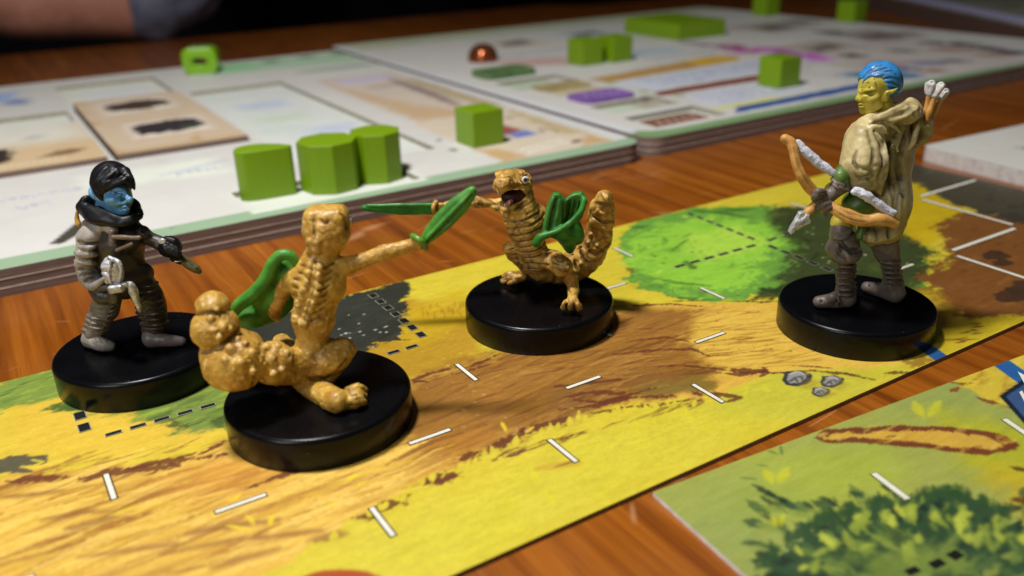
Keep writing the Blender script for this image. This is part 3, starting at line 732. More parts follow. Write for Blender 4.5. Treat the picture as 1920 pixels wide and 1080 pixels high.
GREEN = (148, 174, 142)
def paint_left(p):
    z = ZB
    tan = (206, 178, 140); tan2 = (186, 152, 104); cream = (226, 218, 200)
    p.poly([(6.2, 3.5), (6.2, 3.80), (-6, 3.84), (-6, 3.5)], GREEN, 1, 0.015, 0.003, uv=True)
    p.poly([(5.80, 3.5), (6.1, 3.5), (6.1, 3.9), (5.97, 3.9), (5.86, 3.76)], GREEN, 1, 0.03, 0.003, uv=True)
    p.poly([(5.86, 3.9), (6.1, 3.9), (6.1, 12.6), (5.86, 12.6)], (214, 216, 222), 0.8, 0.06, 0.0, uv=True)
    # sunk areas: pale print
    p.poly([(1.03, 9.9), (2.47, 9.9), (2.47, 11.9), (1.03, 11.9)], (222, 224, 212), 1, .02, 0, uv=True)
    p.poly([(1.3, 10.2), (2.3, 10.2), (2.2, 11.4), (1.4, 11.3)], (214, 218, 226), .6, .3, .1, uv=True)
    p.poly([(-2, 6.5), (.92, 6.5), (.92, 9.75), (-2, 9.75)], (222, 224, 212), 1, .02, 0, uv=True)
    p.poly([(-.5, 7.9), (.7, 7.9), (.6, 8.8), (-.4, 8.8)], (200, 210, 222), .6, .3, .2, uv=True)
    p.poly([(-.8, 11.2), (.35, 11.1), (.5, 11.9), (-.8, 12.2)], (150, 176, 220), .9, .2, .15, uv=True)
    p.poly([(.25, 10.8), (.55, 10.7), (.6, 11.2), (.3, 11.2)], (90, 120, 176), .8, .15, .1, uv=True)
    p.poly([(2.6, 4.75), (4.02, 4.75), (4.02, 10.0), (2.6, 10.0)], (216, 220, 214), 1, .02, 0, uv=True)
    for a, b, c in ((3.3, 8.6, (186, 200, 222)), (3.2, 7.6, (200, 214, 190)), (3.5, 6.6, (190, 200, 224)), (3.0, 6.9, (206, 216, 206))):
        p.poly([(a-.3, b-.2), (a+.3, b-.25), (a+.35, b+.2), (a-.3, b+.25)], c, .8, .25, .15, uv=True)
    p.poly([(1.7, 3.7), (3.4, 3.7), (3.4, 4.5), (1.7, 4.5)], (214, 218, 206), 1, .01, 0, uv=True)
    p.poly([(.6, 5.4), (1.9, 5.2), (1.9, 5.9), (.6, 6.0)], (224, 228, 214), .9, .2, .1, uv=True)
    p.poly([(92, 458), (117, 457), (172, 425), (150, 412)], (70, 66, 56), 1, .02, .004)  # diagonal slot only painted on: its dark shade is colour, nothing is sunk
    # text bands as pale smudges
    r = np.random.RandomState(1)
    for (x0, y0, x1, y1, c) in ((300, 330, 430, 300, (176, 184, 208)), (540, 118, 600, 112, (190, 198, 220))):
        for i in range(9):
            t = i/9.0; x = x0+(x1-x0)*t; y = y0+(y1-y0)*t
            p.stroke([(x, y), (x+8, y-4)], .035, c, .7, .05, .8)
    p.stroke([(318, 428), (326, 427)], .03, (140, 140, 140), .9, .02)
    # art card and cube card (flush with the board)
    p.poly([(4.45, 6.02), (5.76, 6.02), (5.76, 9.7), (4.45, 9.7)], (206, 192, 176), 1, .03, 0, uv=True)
    p.poly([(4.45, 6.0), (5.3, 6.0), (4.9, 7.0), (4.5, 9.0)], (196, 164, 122), .8, .25, .15, uv=True)
    p.poly([(5.5, 6.4), (5.76, 6.2), (5.76, 8.8), (5.6, 8.8)], (176, 160, 120), .9, .12, .08, uv=True)
    p.poly([(4.7, 9.0), (5.5, 9.0), (5.5, 9.5), (4.7, 9.5)], (196, 192, 214), .9, .15, .1, uv=True)
    p.stroke([(5.45, 9.0), (5.4, 7.6), (5.3, 6.6)], .10, (130, 112, 106), .9, .12, .3, True, .6)
    p.stroke([(4.9, 8.6), (5.4, 8.5)], .07, (150, 136, 120), .8, .1, .3, True)
    p.poly([(4.32, 3.82), (5.72, 3.82), (5.72, 5.95), (4.32, 5.95)], (210, 196, 174), 1, .02, 0, uv=True)
    p.poly([(4.32, 3.82), (4.6, 3.82), (4.55, 4.3), (4.32, 4.4)], (196, 160, 110), .9, .08, .08, uv=True)
    p.poly([(5.3, 3.82), (5.72, 3.82), (5.72, 4.3), (5.5, 4.1)], (196, 160, 110), .9, .08, .08, uv=True)
    p.poly([(5.45, 4.4), (5.72, 4.3), (5.72, 5.9), (5.6, 5.9)], (186, 166, 120), .8, .08, .08, uv=True)
    p.poly([(4.8, 4.75), (5.2, 4.85), (5.15, 5.35), (4.8, 5.3)], (150, 70, 66), .95, .06, .06, uv=True)
    p.poly([(4.95, 4.55), (5.25, 4.6), (5.25, 4.85), (4.95, 4.8)], (100, 120, 190), .95, .06, .06, uv=True)
    p.stroke([(5.3, 4.55), (5.4, 4.8), (5.5, 4.6), (5.42, 4.45)], .02, (120, 110, 96), .8, .03, .3, True)
    p.stroke([(5.34, 4.02), (5.48, 4.08)], .05, (96, 70, 46), .9, .03, .6, True); p.stroke([(5.38, 5.5), (5.5, 5.55)], .04, (150, 110, 120), .8, .04, .6, True)
    for i in range(2):
        for k in range(9):
            p.stroke([(4.72+k*.07, 3.96+i*.14+k*.012), (4.75+k*.07, 4.02+i*.14+k*.012)], .012, (240, 238, 226), .9, .01, .3, True, 0)
    p.stroke([(4.12, 4.5), (4.14, 4.62)], .05, (86, 100, 86), .9, .04, .5, True); p.stroke([(4.18, 5.0), (4.25, 5.1)], .03, (110, 116, 110), .8, .03, .5, True)
    # green stripe with small leaf marks at the far edge
    p.poly([(3.35, 11.3), (6.2, 11.0), (6.9, 12.0), (6.6, 12.45), (3.4, 12.45)], (176, 206, 176), .95, .12, .1, uv=True)
    p.poly([(3.3, 11.6), (4.2, 11.5), (4.2, 12.3), (3.4, 12.3)], (150, 206, 150), .9, .15, .1, uv=True)
    p.stroke([(4.6, 10.6), (5.9, 10.6)], .16, (150, 172, 146), .85, .15, .3, True, .4)
    for x, y in ((508, 115), (574, 106), (634, 100), (725, 88)):
        p.stroke([(x-6, y+1), (x+8, y)], .13, (60, 110, 50), .95, .12, .4, False, .3)
def left_board():
    holes = [(1.72, 3.80, 3.36, 4.46), (1.03, 6.40, 2.49, 11.9), (-2.2, 6.5, .94, 9.75), (2.62, 4.75, 4.02, 10.0)]
    r = layered_board('player_board', (-5.0, 3.56, 5.95, 12.6), holes, paint_left,
                      'left thick white player board with sunk card trays and pale green front border', step=0.04, fine=(5.2, 0.022))
    return r
LB = left_board()

def paint_right(p):
    p.poly([(6.0, 3.5), (30, 3.5), (30, 3.84), (6.6, 3.84), (6.35, 3.9), (6.12, 4.1), (6.0, 4.0)], (124, 156, 108), 1, .04, 0.01, uv=True)
    p.poly([(6.0, 3.9), (6.2, 4.0), (6.2, 13), (6.0, 13)], (216, 218, 224), .8, .06, 0, uv=True)
    p.poly([(6.3, 12.2), (30, 12.6), (30, 13.4), (6.3, 13.4)], (176, 186, 150), .8, .2, .05, uv=True)
    # sunk slots with muted print
    def band(u0, v0, u1, v1, col, a=1.0, soft=.06, rag=.05): p.poly([(u0, v0), (u1, v0), (u1, v1), (u0, v1)], col, a, soft, rag, uv=True)
    band(6.5, 7.0, 7.4, 7.65, (184, 198, 176)); band(6.7, 6.2, 7.5, 6.85, (196, 184, 150)); band(6.6, 4.9, 7.5, 5.4, (196, 208, 186))
    band(7.2, 5.0, 7.6, 5.4, (176, 168, 150), .9); band(7.3, 6.95, 7.55, 7.2, (120, 104, 84), .8); band(7.45, 5.35, 7.6, 5.5, (96, 80, 60), .9)
    band(6.8, 4.35, 7.6, 4.75, (206, 210, 204))
    # stripes across the board
    p.poly([(7.8, 6.6), (10.6, 6.75), (10.9, 7.1), (10.6, 7.35), (8.2, 7.05), (7.7, 7.0)], (186, 146, 84), 1, .08, .05, uv=True)
    p.poly([(9.8, 6.8), (10.7, 6.8), (10.8, 7.3), (9.9, 7.3)], (214, 170, 60), 1, .12, .05, uv=True)
    band(7.9, 5.75, 10.9, 6.55, (206, 212, 228), .9, .15); band(7.9, 4.4, 9.6, 5.2, (208, 212, 226), .9, .15)
    p.poly([(7.7, 5.35), (9.9, 5.3), (10.3, 5.45), (10.3, 5.62), (8.2, 5.62), (7.8, 5.6)], (130, 58, 46), 1, .06, .03, uv=True)
    p.poly([(7.7, 3.98), (10.6, 3.98), (11.4, 4.05), (11.2, 4.25), (8.0, 4.22)], (54, 88, 150), 1, .06, .03, uv=True)
    p.poly([(7.7, 4.22), (8.9, 4.24), (8.8, 4.38), (7.7, 4.36)], (214, 212, 130), 1, .05, .02, uv=True)
    for a, b in ((7.85, 5.2), (7.75, 6.55), (7.7, 5.75)):
        p.stroke([(a, b), (a+.15, b)], .08, (140, 170, 90), .9, .06, .3, True)
    p.poly([(7.3, 8.6), (8.6, 8.5), (8.9, 9.1), (7.6, 9.6)], (200, 176, 170), .9, .2, .15, uv=True)
    p.stroke([(7.6, 8.9), (8.3, 8.5), (8.6, 8.1)], .09, (208, 130, 110), .9, .12, .4, True); p.stroke([(8.3, 8.3), (8.7, 8.1)], .12, (150, 110, 90), .8, .12, .5, True)
    p.poly([(9.4, 8.2), (10.6, 8.0), (10.8, 8.6), (9.8, 8.9)], (176, 196, 206), .9, .25, .15, uv=True)
    for a, b, c in ((8.9, 5.9, (120, 140, 196)), (9.4, 6.2, (130, 150, 200)), (8.5, 6.1, (170, 180, 214)), (9.9, 6.2, (180, 186, 210))):
        p.stroke([(a, b), (a+.1, b)], .07, c, .8, .08, .3, True)
    rr_ = np.random.RandomState(4)
    for (a, b, w_, rows) in ((8.0, 4.55, 1.5, 4), (8.2, 5.9, 2.4, 4), (9.6, 7.6, 1.3, 3), (10.4, 4.5, 1.6, 4), (10.6, 5.6, 1.4, 3), (7.7, 9.6, 1.6, 3), (9.8, 9.6, 1.5, 3), (12.4, 4.4, 2.2, 4), (12.6, 9.4, 2.0, 4)):
        for i in range(rows):
            x = a
            while x < a+w_:
                L = rr_.uniform(.06, .2); p.stroke([(x, b+i*.17), (x+L, b+i*.17)], .022, (124, 126, 146), .7, .02, .4, True, .2); x += L+.07
    for (a, b, w_, h_, c) in ((11.2, 4.5, 1.0, 1.1, (196, 190, 176)), (12.0, 6.2, 1.4, 1.2, (186, 172, 160)), (13.8, 6.4, 1.4, 1.4, (170, 160, 156)), (8.4, 10.4, 1.2, 1.4, (206, 196, 184)), (10.2, 10.6, 1.2, 1.2, (190, 198, 196)), (13.4, 8.6, 1.4, 1.4, (180, 170, 160))):
        p.poly([(a, b), (a+w_, b), (a+w_, b+h_), (a, b+h_)], c, .9, .05, .03, uv=True)
        p.poly([(a+.2, b+.3), (a+w_*.7, b+.25), (a+w_*.8, b+h_*.7), (a+.3, b+h_*.6)], [q*.55 for q in c], .8, .15, .15, uv=True)
    # pink blossom print
    for x, y, c, w in ((1372, 88, (158, 62, 120), .22), (1400, 96, (186, 90, 160), .25), (1440, 92, (200, 120, 190), .22), (1470, 98, (176, 84, 160), .2), (1510, 104, (190, 90, 190), .22), (1535, 110, (206, 120, 210), .2), (1320, 84, (150, 120, 160), .13), (1290, 80, (160, 140, 170), .12)):
        p.stroke([(x-10, y-1), (x+12, y+1)], w*1.3, c, .95, .14, .5, False, .3)
    # far right cards
    p.poly([(1560, 95), (1640, 75), (1760, 80), (1920, 100), (1920, 120), (1700, 150), (1600, 130)], (196, 186, 180), .8, .25, .1)
    for x, y, c, w, l in ((1598, 104, (84, 96, 56), .16, 14), (1690, 95, (110, 130, 100), .12, 20), (1750, 80, (90, 96, 90), .16, 16), (1800, 82, (60, 50, 50), .18, 24), (1850, 90, (70, 56, 60), .2, 20), (1900, 98, (60, 60, 96), .2, 20),
                          (1780, 92, (190, 130, 100), .14, 26), (1860, 102, (200, 140, 110), .12, 26), (1740, 118, (150, 150, 190), .16, 26), (1790, 114, (110, 110, 130), .1, 20), (1750, 132, (170, 120, 90), .12, 18), (1690, 128, (110, 116, 170), .14, 18),
                          (1620, 140, (80, 150, 190), .18, 24), (1700, 140, (70, 150, 190), .18, 18), (1660, 118, (196, 150, 140), .12, 26), (1560, 60, (120, 110, 110), .2, 20), (1500, 40, (110, 104, 104), .25, 24), (1640, 66, (170, 130, 110), .12, 24), (1700, 60, (150, 120, 110), .1, 20)):
        p.stroke([(x-l, y), (x+l, y+1)], w*1.25, [q*.85 for q in c], .95, .14, .5, False, .4)
def right_board():
    holes = [(6.58, 4.85, 7.62, 5.42), (6.5, 4.0, 7.62, 4.62), (6.5, 6.9, 7.6, 7.65)]
    return layered_board('player_board', (6.06, 3.62, 15.9, 13.2), holes, paint_right,
                         'right thick white player board with coloured stripes, tabs and darker green front border', step=0.05, fine=(6, 0.03))
RB = right_board()
for r in (LB, RB): r['group'] = 'layered player boards'

# ------------------------------------------------------------------ third board, top right, and the grey tile
def far_board():
    # its left edge runs away at an angle; height about 0.35
    P = [unp(1640, -12, .36), unp(1990, 62, .36)]
    a = np.array(P[0]); b = np.array(P[1]); d = (b-a)/np.hypot(*(b-a)); n = np.array([-d[1], d[0]])  # n points away/right
    if n[0] < 0 and n[1] < 0: n = -n
    a = a-d*4.0; L = 11.0; Wd = 9.0
    rz = math.atan2(d[1], d[0])
    root = empty('game_box_lid', (a[0], a[1], 0), 'dark sided thick board with lavender rim and olive top, top right corner', 'game board', rz=rz)
    q = round_rect(0, 0, L, Wd, .1)
    body = link('side_wall', prism(q, 0.001-TH, .33), plain('dark_brown_board', (84, 62, 52), .8), root)
    link('printed_sheet', prism(q, .3305, .36), plain('olive_print', (128, 130, 110), .6, n=.3, sc=.8), root)
    rim = [(0.05, 0.05), (L-.05, .05), (L-.05, .62), (.05, .62)]
    px_quads(root, 'rim_print', plain('lavender_print', (176, 170, 206), .6), .3622, [rim])
    px_quads(root, 'rim_line', plain('pale_print', (150, 150, 140), .6), .3622, [[(.05, .9), (L-.05, .9), (L-.05, 1.0), (.05, 1.0)]])
far_board()
def side_tile():
    a = np.array(mat(1722, 268, .13))
    u0 = 8.42; v1 = 2.02
    root = empty('player_board', w3(0, 0, 0), 'small pale grey board with rounded corner at the right edge behind the archer', 'game board', rz=YAW)
    c0 = mat(1728, 275, .12); c1 = mat(1925, 322, .12); c2 = mat(1925, 212, .12)
    root.location = w3(c0[0], c0[1]); ang = math.atan2(c1[1]-c0[1], c1[0]-c0[0])+math.pi/2
    root.rotation_euler = (0, 0, YAW+ang)
    q = round_rect(0, -3.6, 4.2, 0.02, .13)
    link('board_layer', prism(q, .001-TH, .055), M_GREYB, root); link('board_layer', prism([(x*.999+.002, y) for x, y in q], .060, .118), M_GREYB, root)
    link('paper_layer', prism([(x+.004, y-.004) for x, y in q], .055, .060), M_PAPER, root)
    U = sheet_lines(0, 4.2, .04); V = sheet_lines(-3.6, .02, .04)
    u, v, Q = sheet(U, V)
    p = Painter(u, v, (206, 204, 196), .12)
    p.stroke([(.75, -.62), (.9, -.78), (.98, -.9)], .085, (104, 100, 116), .9, .06, .5, True, .6)
    p.stroke([(1.0, -1.28), (1.15, -1.3)], .05, (80, 84, 70), .9, .05, .5, True)
    p.poly([(1.3, -1.1), (2.6, -1.1), (2.6, -2.6), (1.3, -2.6)], (190, 194, 216), .9, .08, .02, uv=True)
    rad = .13
    x = u.copy(); y = v.copy()
    for cx, cy, sx, sy in ((rad, .02-rad, -1, 1),):
        d = np.hypot(x-cx, y-cy); m = ((x-cx)*sx > 0) & ((y-cy)*sy > 0) & (d > rad)
        x = np.where(m, cx+(x-cx)/np.maximum(d, 1e-9)*rad, x); y = np.where(m, cy+(y-cy)/np.maximum(d, 1e-9)*rad, y)
    me = mesh_np(np.stack([x, y, np.full_like(x, .1205)], 1), Q, False); set_col(me, p.c); link('printed_sheet', me, M_CARD, root)
M_GREYB = plain('pale_grey_board', (196, 190, 184), .75)
side_tile()

# ------------------------------------------------------------------ cards lying in the trays
def card(name, rect, z0, z1, paint, label, parent_group=None):
    a0, b0, a1, b1 = rect
    root = empty(name, w3((a0+a1)/2, (b0+b1)/2, z0), label, 'card', parent_group, rz=YAW)
    U = sheet_lines(a0, a1, .03); V = sheet_lines(b0, b1, .03)
    u, v, Q = sheet(U, V); p = Painter(u, v, (200, 178, 146), z1); paint(p)
    cx, cy = (a0+a1)/2, (b0+b1)/2
    me = mesh_np(np.stack([u-cx, v-cy, np.full_like(u, z1-z0)], 1), Q, False); set_col(me, p.c)
    link('printed_face', me, M_CARD, root)
    ring = [(a0-cx, b0-cy), (a1-cx, b0-cy), (a1-cx, b1-cy), (a0-cx, b1-cy)]
    link('card_core', slab_ring(ring, 0.0008, z1-z0), M_PLY, root)
    return root
def two_scene(p, u0, u1, v0, v1, halves):
    tan = (204, 176, 134)
    p.poly([(u0, v0), (u1, v0), (u1, v1), (u0, v1)], (202, 182, 156), 1, .05, 0, uv=True)
    n = fbm(p.u*3, p.v*1.2, 9, 3); k = (np.clip((n-.5)*5, 0, 1)*.6)[:, None]
    p.c = p.c*(1-k)+lin((182, 136, 76))*k
    for (cu, cv, c1) in halves:
        p.poly([(cu-.42, cv-.35), (cu+.42, cv-.35), (cu+.42, cv+.5), (cu-.42, cv+.5)], (226, 216, 206), .9, .2, .10, uv=True)
        p.poly([(cu-.40, cv-.18), (cu+.1, cv-.26), (cu+.42, cv-.10), (cu+.36, cv+.36), (cu, cv+.46), (cu-.36, cv+.34)], [q*.8 for q in c1], 1, .06, .10, uv=True)
        p.poly([(cu+.1, cv-.15), (cu+.4, cv-.1), (cu+.38, cv+.02), (cu+.1, cv)], (70, 84, 56), .8, .06, .06, uv=True)
        for k in range(12):
            p.stroke([(cu-.42+k*.07, cv-.34), (cu-.40+k*.07, cv-.28)], .018, (236, 226, 206), .8, .02, .2, True, 0)
    p.poly([(u0, v0), (u1, v0), (u1, v0+.16), (u0, v0+.16)], (190, 160, 116), .7, .1, .04, uv=True)
card('scene_card', (1.06, 6.42, 2.47, 9.95), ZB-.053, .252, lambda p: two_scene(p, 1.06, 2.47, 6.42, 9.95, ((1.82, 7.45, (66, 58, 60)), (1.75, 9.1, (88, 66, 54)))),
     'tan card with two dark scenes in the middle tray of the left board', 'cards in the board trays')
def left_card_paint(p):
    p.poly([(-3, 6), (1, 6), (1, 8.3), (-3, 8.3)], (206, 180, 142), 1, .3, .1, uv=True)
    p.poly([(-3, 7.6), (1, 7.6), (1, 9), (-3, 9)], (220, 218, 206), .9, .6, .1, uv=True)
    p.poly([(-.45, 6.85), (0.05, 6.8), (.12, 7.45), (-.3, 7.75), (-.9, 7.5), (-.9, 7.0)], (56, 46, 42), 1, .08, .12, uv=True)
    p.stroke([(.4, 6.85), (.78, 6.98)], .12, (120, 90, 60), .9, .08, .5, True)
    p.stroke([(.3, 7.9), (.5, 8.0)], .1, (170, 176, 180), .7, .1, .5, True)
    for k in range(16): p.stroke([(-.5+k*.07, 6.62), (-.48+k*.07, 6.68)], .018, (226, 214, 190), .8, .02, .2, True, 0)
card('scene_card', (-2.15, 6.42, .96, 8.6), ZB-.053, .252, left_card_paint,
     'tan and white card cut by the left border, in the leftmost tray', 'cards in the board trays')

# faint upside-down words on the left board
def text_mesh(parent, body, size, loc, rz, material, name='printed_text', shear=0.0):
    cu = bpy.data.curves.new('t', 'FONT'); cu.body = body; cu.size = size; cu.align_x = 'CENTER'; cu.resolution_u = 3
    tmp = bpy.data.objects.new('t', cu); C.objects.link(tmp)
    me = bpy.data.meshes.new_from_object(tmp.evaluated_get(bpy.context.evaluated_depsgraph_get()))
    bpy.data.objects.remove(tmp); bpy.data.curves.remove(cu)
    o = link(name, me, material, parent); o.location = loc; o.rotation_euler = (0, 0, rz); return o
M_FAINT = plain('pale_blue_print', (196, 198, 216), .6)
g1 = mat(75, 362, ZB); g2 = mat(62, 382, ZB)
text_mesh(LB, 'Shoulder', .20, (g1[0], g1[1], ZB+.002), math.pi, M_FAINT)
text_mesh(LB, 'Left', .2, (g2[0], g2[1], ZB+.002), math.pi, M_FAINT)
g3 = mat(366, 318, ZB)
text_mesh(LB, 'Head', .2, (g3[0], g3[1], ZB+.002), math.pi, M_FAINT)

# ------------------------------------------------------------------ wooden pieces
def wood_paint(name, c):
    t = NT(name); v = t.coords()
    f = t.noise(t.coords(scale=(40, 40, 4)), 1.0, 5, .7)
    col = t.ramp(f, [(.3, rgba([x*.95 for x in c])), (.7, rgba(c))])
    t.base(col); t.set(.42, .45); t.bump(f, .12, .004)
    return t.m
M_GREEN = wood_paint('green_painted_wood', (116, 150, 7))
def piece(name, outline, h, loc_uv, z, rz, label, cat, group, bev=.012, mtl=None):
    me = prism(outline, 0, h)
    o = link(name, me, mtl or M_GREEN); o.location = w3(loc_uv[0], loc_uv[1], z); o.rotation_euler = (0, 0, rz)
    bevel_obj(o, bev, 2, 30); me.polygons.foreach_set('use_smooth', [False]*len(me.polygons))
    m = o.modifiers.new('wn', 'WEIGHTED_NORMAL'); m.keep_sharp = False
    me.polygons.foreach_set('use_smooth', [True]*len(me.polygons))
    return tag(o, label, cat, group)
def ngon(n, r, ph=0, sx=1, sy=1): return [(r*sx*math.cos(ph+2*math.pi*i/n), r*sy*math.sin(ph+2*math.pi*i/n)) for i in range(n)]
TG = 'green wooden tokens on the player boards'
HZ = ZB-.055+.001
# rounded triangular token
def drop():
    return list(reversed([(.25, .07), (.24, .11), (.1, .17), (-.05, .19), (-.17, .165), (-.24, .10), (-.265, .02), (-.25, -.08), (-.21, -.13), (-.15, -.145), (-.05, -.115), (.08, -.05), (.2, .015), (.24, .04)]))
# three tall pieces standing in the front slot
def base_uv(px, py, z): return mat(px, py, z)
piece('wooden_token', drop(), .46, mat(505, 368, HZ), HZ, 0.0, 'green wooden token with rounded triangular top, leftmost of three in the front slot', 'token', TG, .01)
piece('wooden_token', ngon(8, .288, .35), .465, mat(622, 350, HZ), HZ, 0, 'green wooden token with broad eight sided top, middle of three in the front slot', 'token', TG, .008)
piece('wooden_token', ngon(8, .255, .5), .475, mat(710, 333, HZ), HZ, 0, 'green wooden token with eight sided top, rightmost of three in the front slot', 'token', TG, .008)
def cube(px, py, s, h, rz, label, z=ZB+.001, name='wooden_cube', grp='green wooden cubes'):
    g = mat(px, py, z)
    return piece(name, [(-s/2, -s/2), (s/2, -s/2), (s/2, s/2), (-s/2, s/2)], h, g, z, rz, label, 'cube', grp, .012)
cube(900, 267, .39, .385, YAW+.02, 'green wooden cube on the illustrated corner card of the left board')
cube(1097, 119, .42, .40, YAW+.0, 'green wooden cube, left one of the touching pair on the right board')
cube(1152, 113, .42, .40, YAW+.05, 'green wooden cube, right one of the touching pair on the right board')
cube(1459, 160, .40, .40, YAW-.0, 'lone green wooden cube between dark red and blue stripe of the right board')
cube(1435, 28, .42, .42, YAW, 'green wooden cube cut by the top border, left of the farthest two')
cube(1595, 40, .42, .42, YAW+.05, 'green wooden cube at the far end of the right board, nearest the dark board')
# block of cubes pushed together
g0 = np.array(mat(1272, 77, ZB)); k = 0
for i in range(2):
    for j in range(4):
        s = .40
        words = ('front', 'second', 'third', 'last')[j]; row = ('left', 'right')[i]
        gu = (g0[0]+(i+.5)*(s+.004)*1.5, g0[1]+(j+.5)*(s+.004))
        o = piece('wooden_cube', [(-s*.748, -s/2), (s*.748, -s/2), (s*.748, s/2), (-s*.748, s/2)], .30, gu, ZB+.001, YAW,
                  'flat green block, %s in the %s row of the tight pile at the far edge' % (words, row), 'block', 'packed flat green blocks', .012)
# square green ring standing on edge
def ring_piece():
    t = NT('green_translucent_plastic'); t.base(rgba((140, 200, 10))); t.set(.18, .6, 0, .4, .05)
    t.b.inputs['Transmission Weight'].default_value = .25
    g = mat(382, 136, ZB); s = .27; w = .09
    me = bpy.data.meshes.new('ring'); bm = bmesh.new()
    o1 = round_rect(-s, 0, s, 2*s*.78, .12, 6); i1 = round_rect(-s+w*1.7, w*1.7, s-w*1.7, 2*s*.78-w*1.7, .06, 6)
    n = len(o1); d = .2
    vs = [[bm.verts.new((x, y, z)) for x, y in c] for z in (-d, d) for c in (o1, i1)]
    a0, b0, a1, b1 = vs
    for i in range(n):
        j = (i+1) % n
        bm.faces.new((a0[i], a0[j], a1[j], a1[i])); bm.faces.new((b0[j], b0[i], b1[i], b1[j]))
        bm.faces.new((a1[i], a1[j], b1[j], b1[i])); bm.faces.new((a0[j], a0[i], b0[i], b0[j]))
    bmesh.ops.recalc_face_normals(bm, faces=bm.faces); bm.to_mesh(me); bm.free()
    o = link('square_ring', me, t.m); o.location = w3(g[0], g[1], ZB+.002); o.rotation_euler = (math.pi/2, 0, .12)
    bevel_obj(o, .02, 2); tag(o, 'glossy green square ring standing on edge on the left board', 'token')
ring_piece()
# copper dome
def dome():
    V = []; F = []; n = 28; prof = [(.26, 0), (.26, .05), (.24, .14), (.19, .22), (.11, .27), (.0, .285)]
    for r, z in prof[:-1]:
        V += [(r*math.cos(2*math.pi*i/n), r*math.sin(2*math.pi*i/n), z) for i in range(n)]
    V.append((0, 0, .285))
    for k in range(len(prof)-2):
        for i in range(n): F.append((k*n+i, k*n+(i+1) % n, (k+1)*n+(i+1) % n, (k+1)*n+i))
    for i in range(n): F.append(((len(prof)-2)*n+i, (len(prof)-2)*n+(i+1) % n, len(V)-1))
    F.append(tuple(reversed(range(n))))
    t = NT('polished_copper'); t.base(rgba((150, 84, 50))); t.set(.22, .5, .75)
    g = mat(906, 114, ZB)
    o = link('copper_bead', mesh_from(V, F, True), t.m); o.location = w3(g[0], g[1], ZB+.001)
    tag(o, 'shiny copper coloured dome token at the far end of the seam between the two boards', 'token')
dome()
# card tabs slotted in the right board
def tab(rect, c, label, th, z, lettering=None):
    u0, v0, u1, v1 = rect; cx = (u0+u1)/2; cy = (v0+v1)/2
    root = empty('card_tab', w3(cx, cy, z), label, 'card tab', 'coloured tabs beside the seam', rz=YAW)
    link('tab_plate', prism(round_rect(u0-cx, v0-cy, u1-cx, v1-cy, .13), .001, th), plain('tab_print', [q*.9 for q in c], .5, n=.2, sc=4), root)
    if lettering:
        px_quads(root, 'printed_stroke', plain('tab_ink', lettering, .5), th+.002, [bar((-.26+k*.13, -.08), (-.21+k*.13, .1), .03) for k in range(5)])
    return root
tab((6.52, 7.85, 7.42, 8.45), (104, 136, 86), 'dull green tab nearest the copper token', .09, ZB+.001)
tab((6.66, 6.55, 7.52, 7.0), (190, 170, 120), 'beige tab between the green tab and the purple tab', .02, ZB+.001)
tab((6.62, 5.5, 7.46, 6.05), (150, 110, 190), 'purple tab with pale lettering, beside the seam', .05, ZB+.001, (190, 160, 214))
tab((6.56, 4.02, 7.46, 4.5), (150, 96, 72), 'reddish brown tab nearest the front edge of the right board', .01, ZB-.05, (214, 190, 180))

# ------------------------------------------------------------------ person leaning at the far side of the table
def tube_obj(name, pts, radii, material, parent=None, seg=20, flat=1.0, rings_sub=4):
    """tapered tube through points (Catmull-Rom), closed ends"""
    P = [Vector(p) for p in pts]; n = len(P); out = []; R = []
    for i in range(n-1):
        p0 = P[max(i-1, 0)]; p1 = P[i]; p2 = P[i+1]; p3 = P[min(i+2, n-1)]
        for k in range(rings_sub):
            t = k/rings_sub
            out.append(0.5*((2*p1)+(-p0+p2)*t+(2*p0-5*p1+4*p2-p3)*t*t+(-p0+3*p1-3*p2+p3)*t**3)); R.append(radii[i]+(radii[i+1]-radii[i])*t)
    out.append(P[-1]); R.append(radii[-1])
    V = []; F = []; up = Vector((0, 0, 1))
    for i, c in enumerate(out):
        d = (out[min(i+1, len(out)-1)]-out[max(i-1, 0)]).normalized()
        a = d.cross(up); a = a.normalized() if a.length > 1e-4 else Vector((1, 0, 0)); b = a.cross(d).normalized()
        for k in range(seg):
            t = 2*math.pi*k/seg
            V.append(tuple(c+a*(R[i]*math.cos(t))+b*(R[i]*flat*math.sin(t))))
    m = len(out)
    for i in range(m-1):
        for k in range(seg): F.append((i*seg+k, i*seg+(k+1) % seg, (i+1)*seg+(k+1) % seg, (i+1)*seg+k))
    F.append(tuple(reversed(range(seg)))); F.append(tuple(range((m-1)*seg, m*seg)))
    return link(name, mesh_from(V, F, True), material, parent)
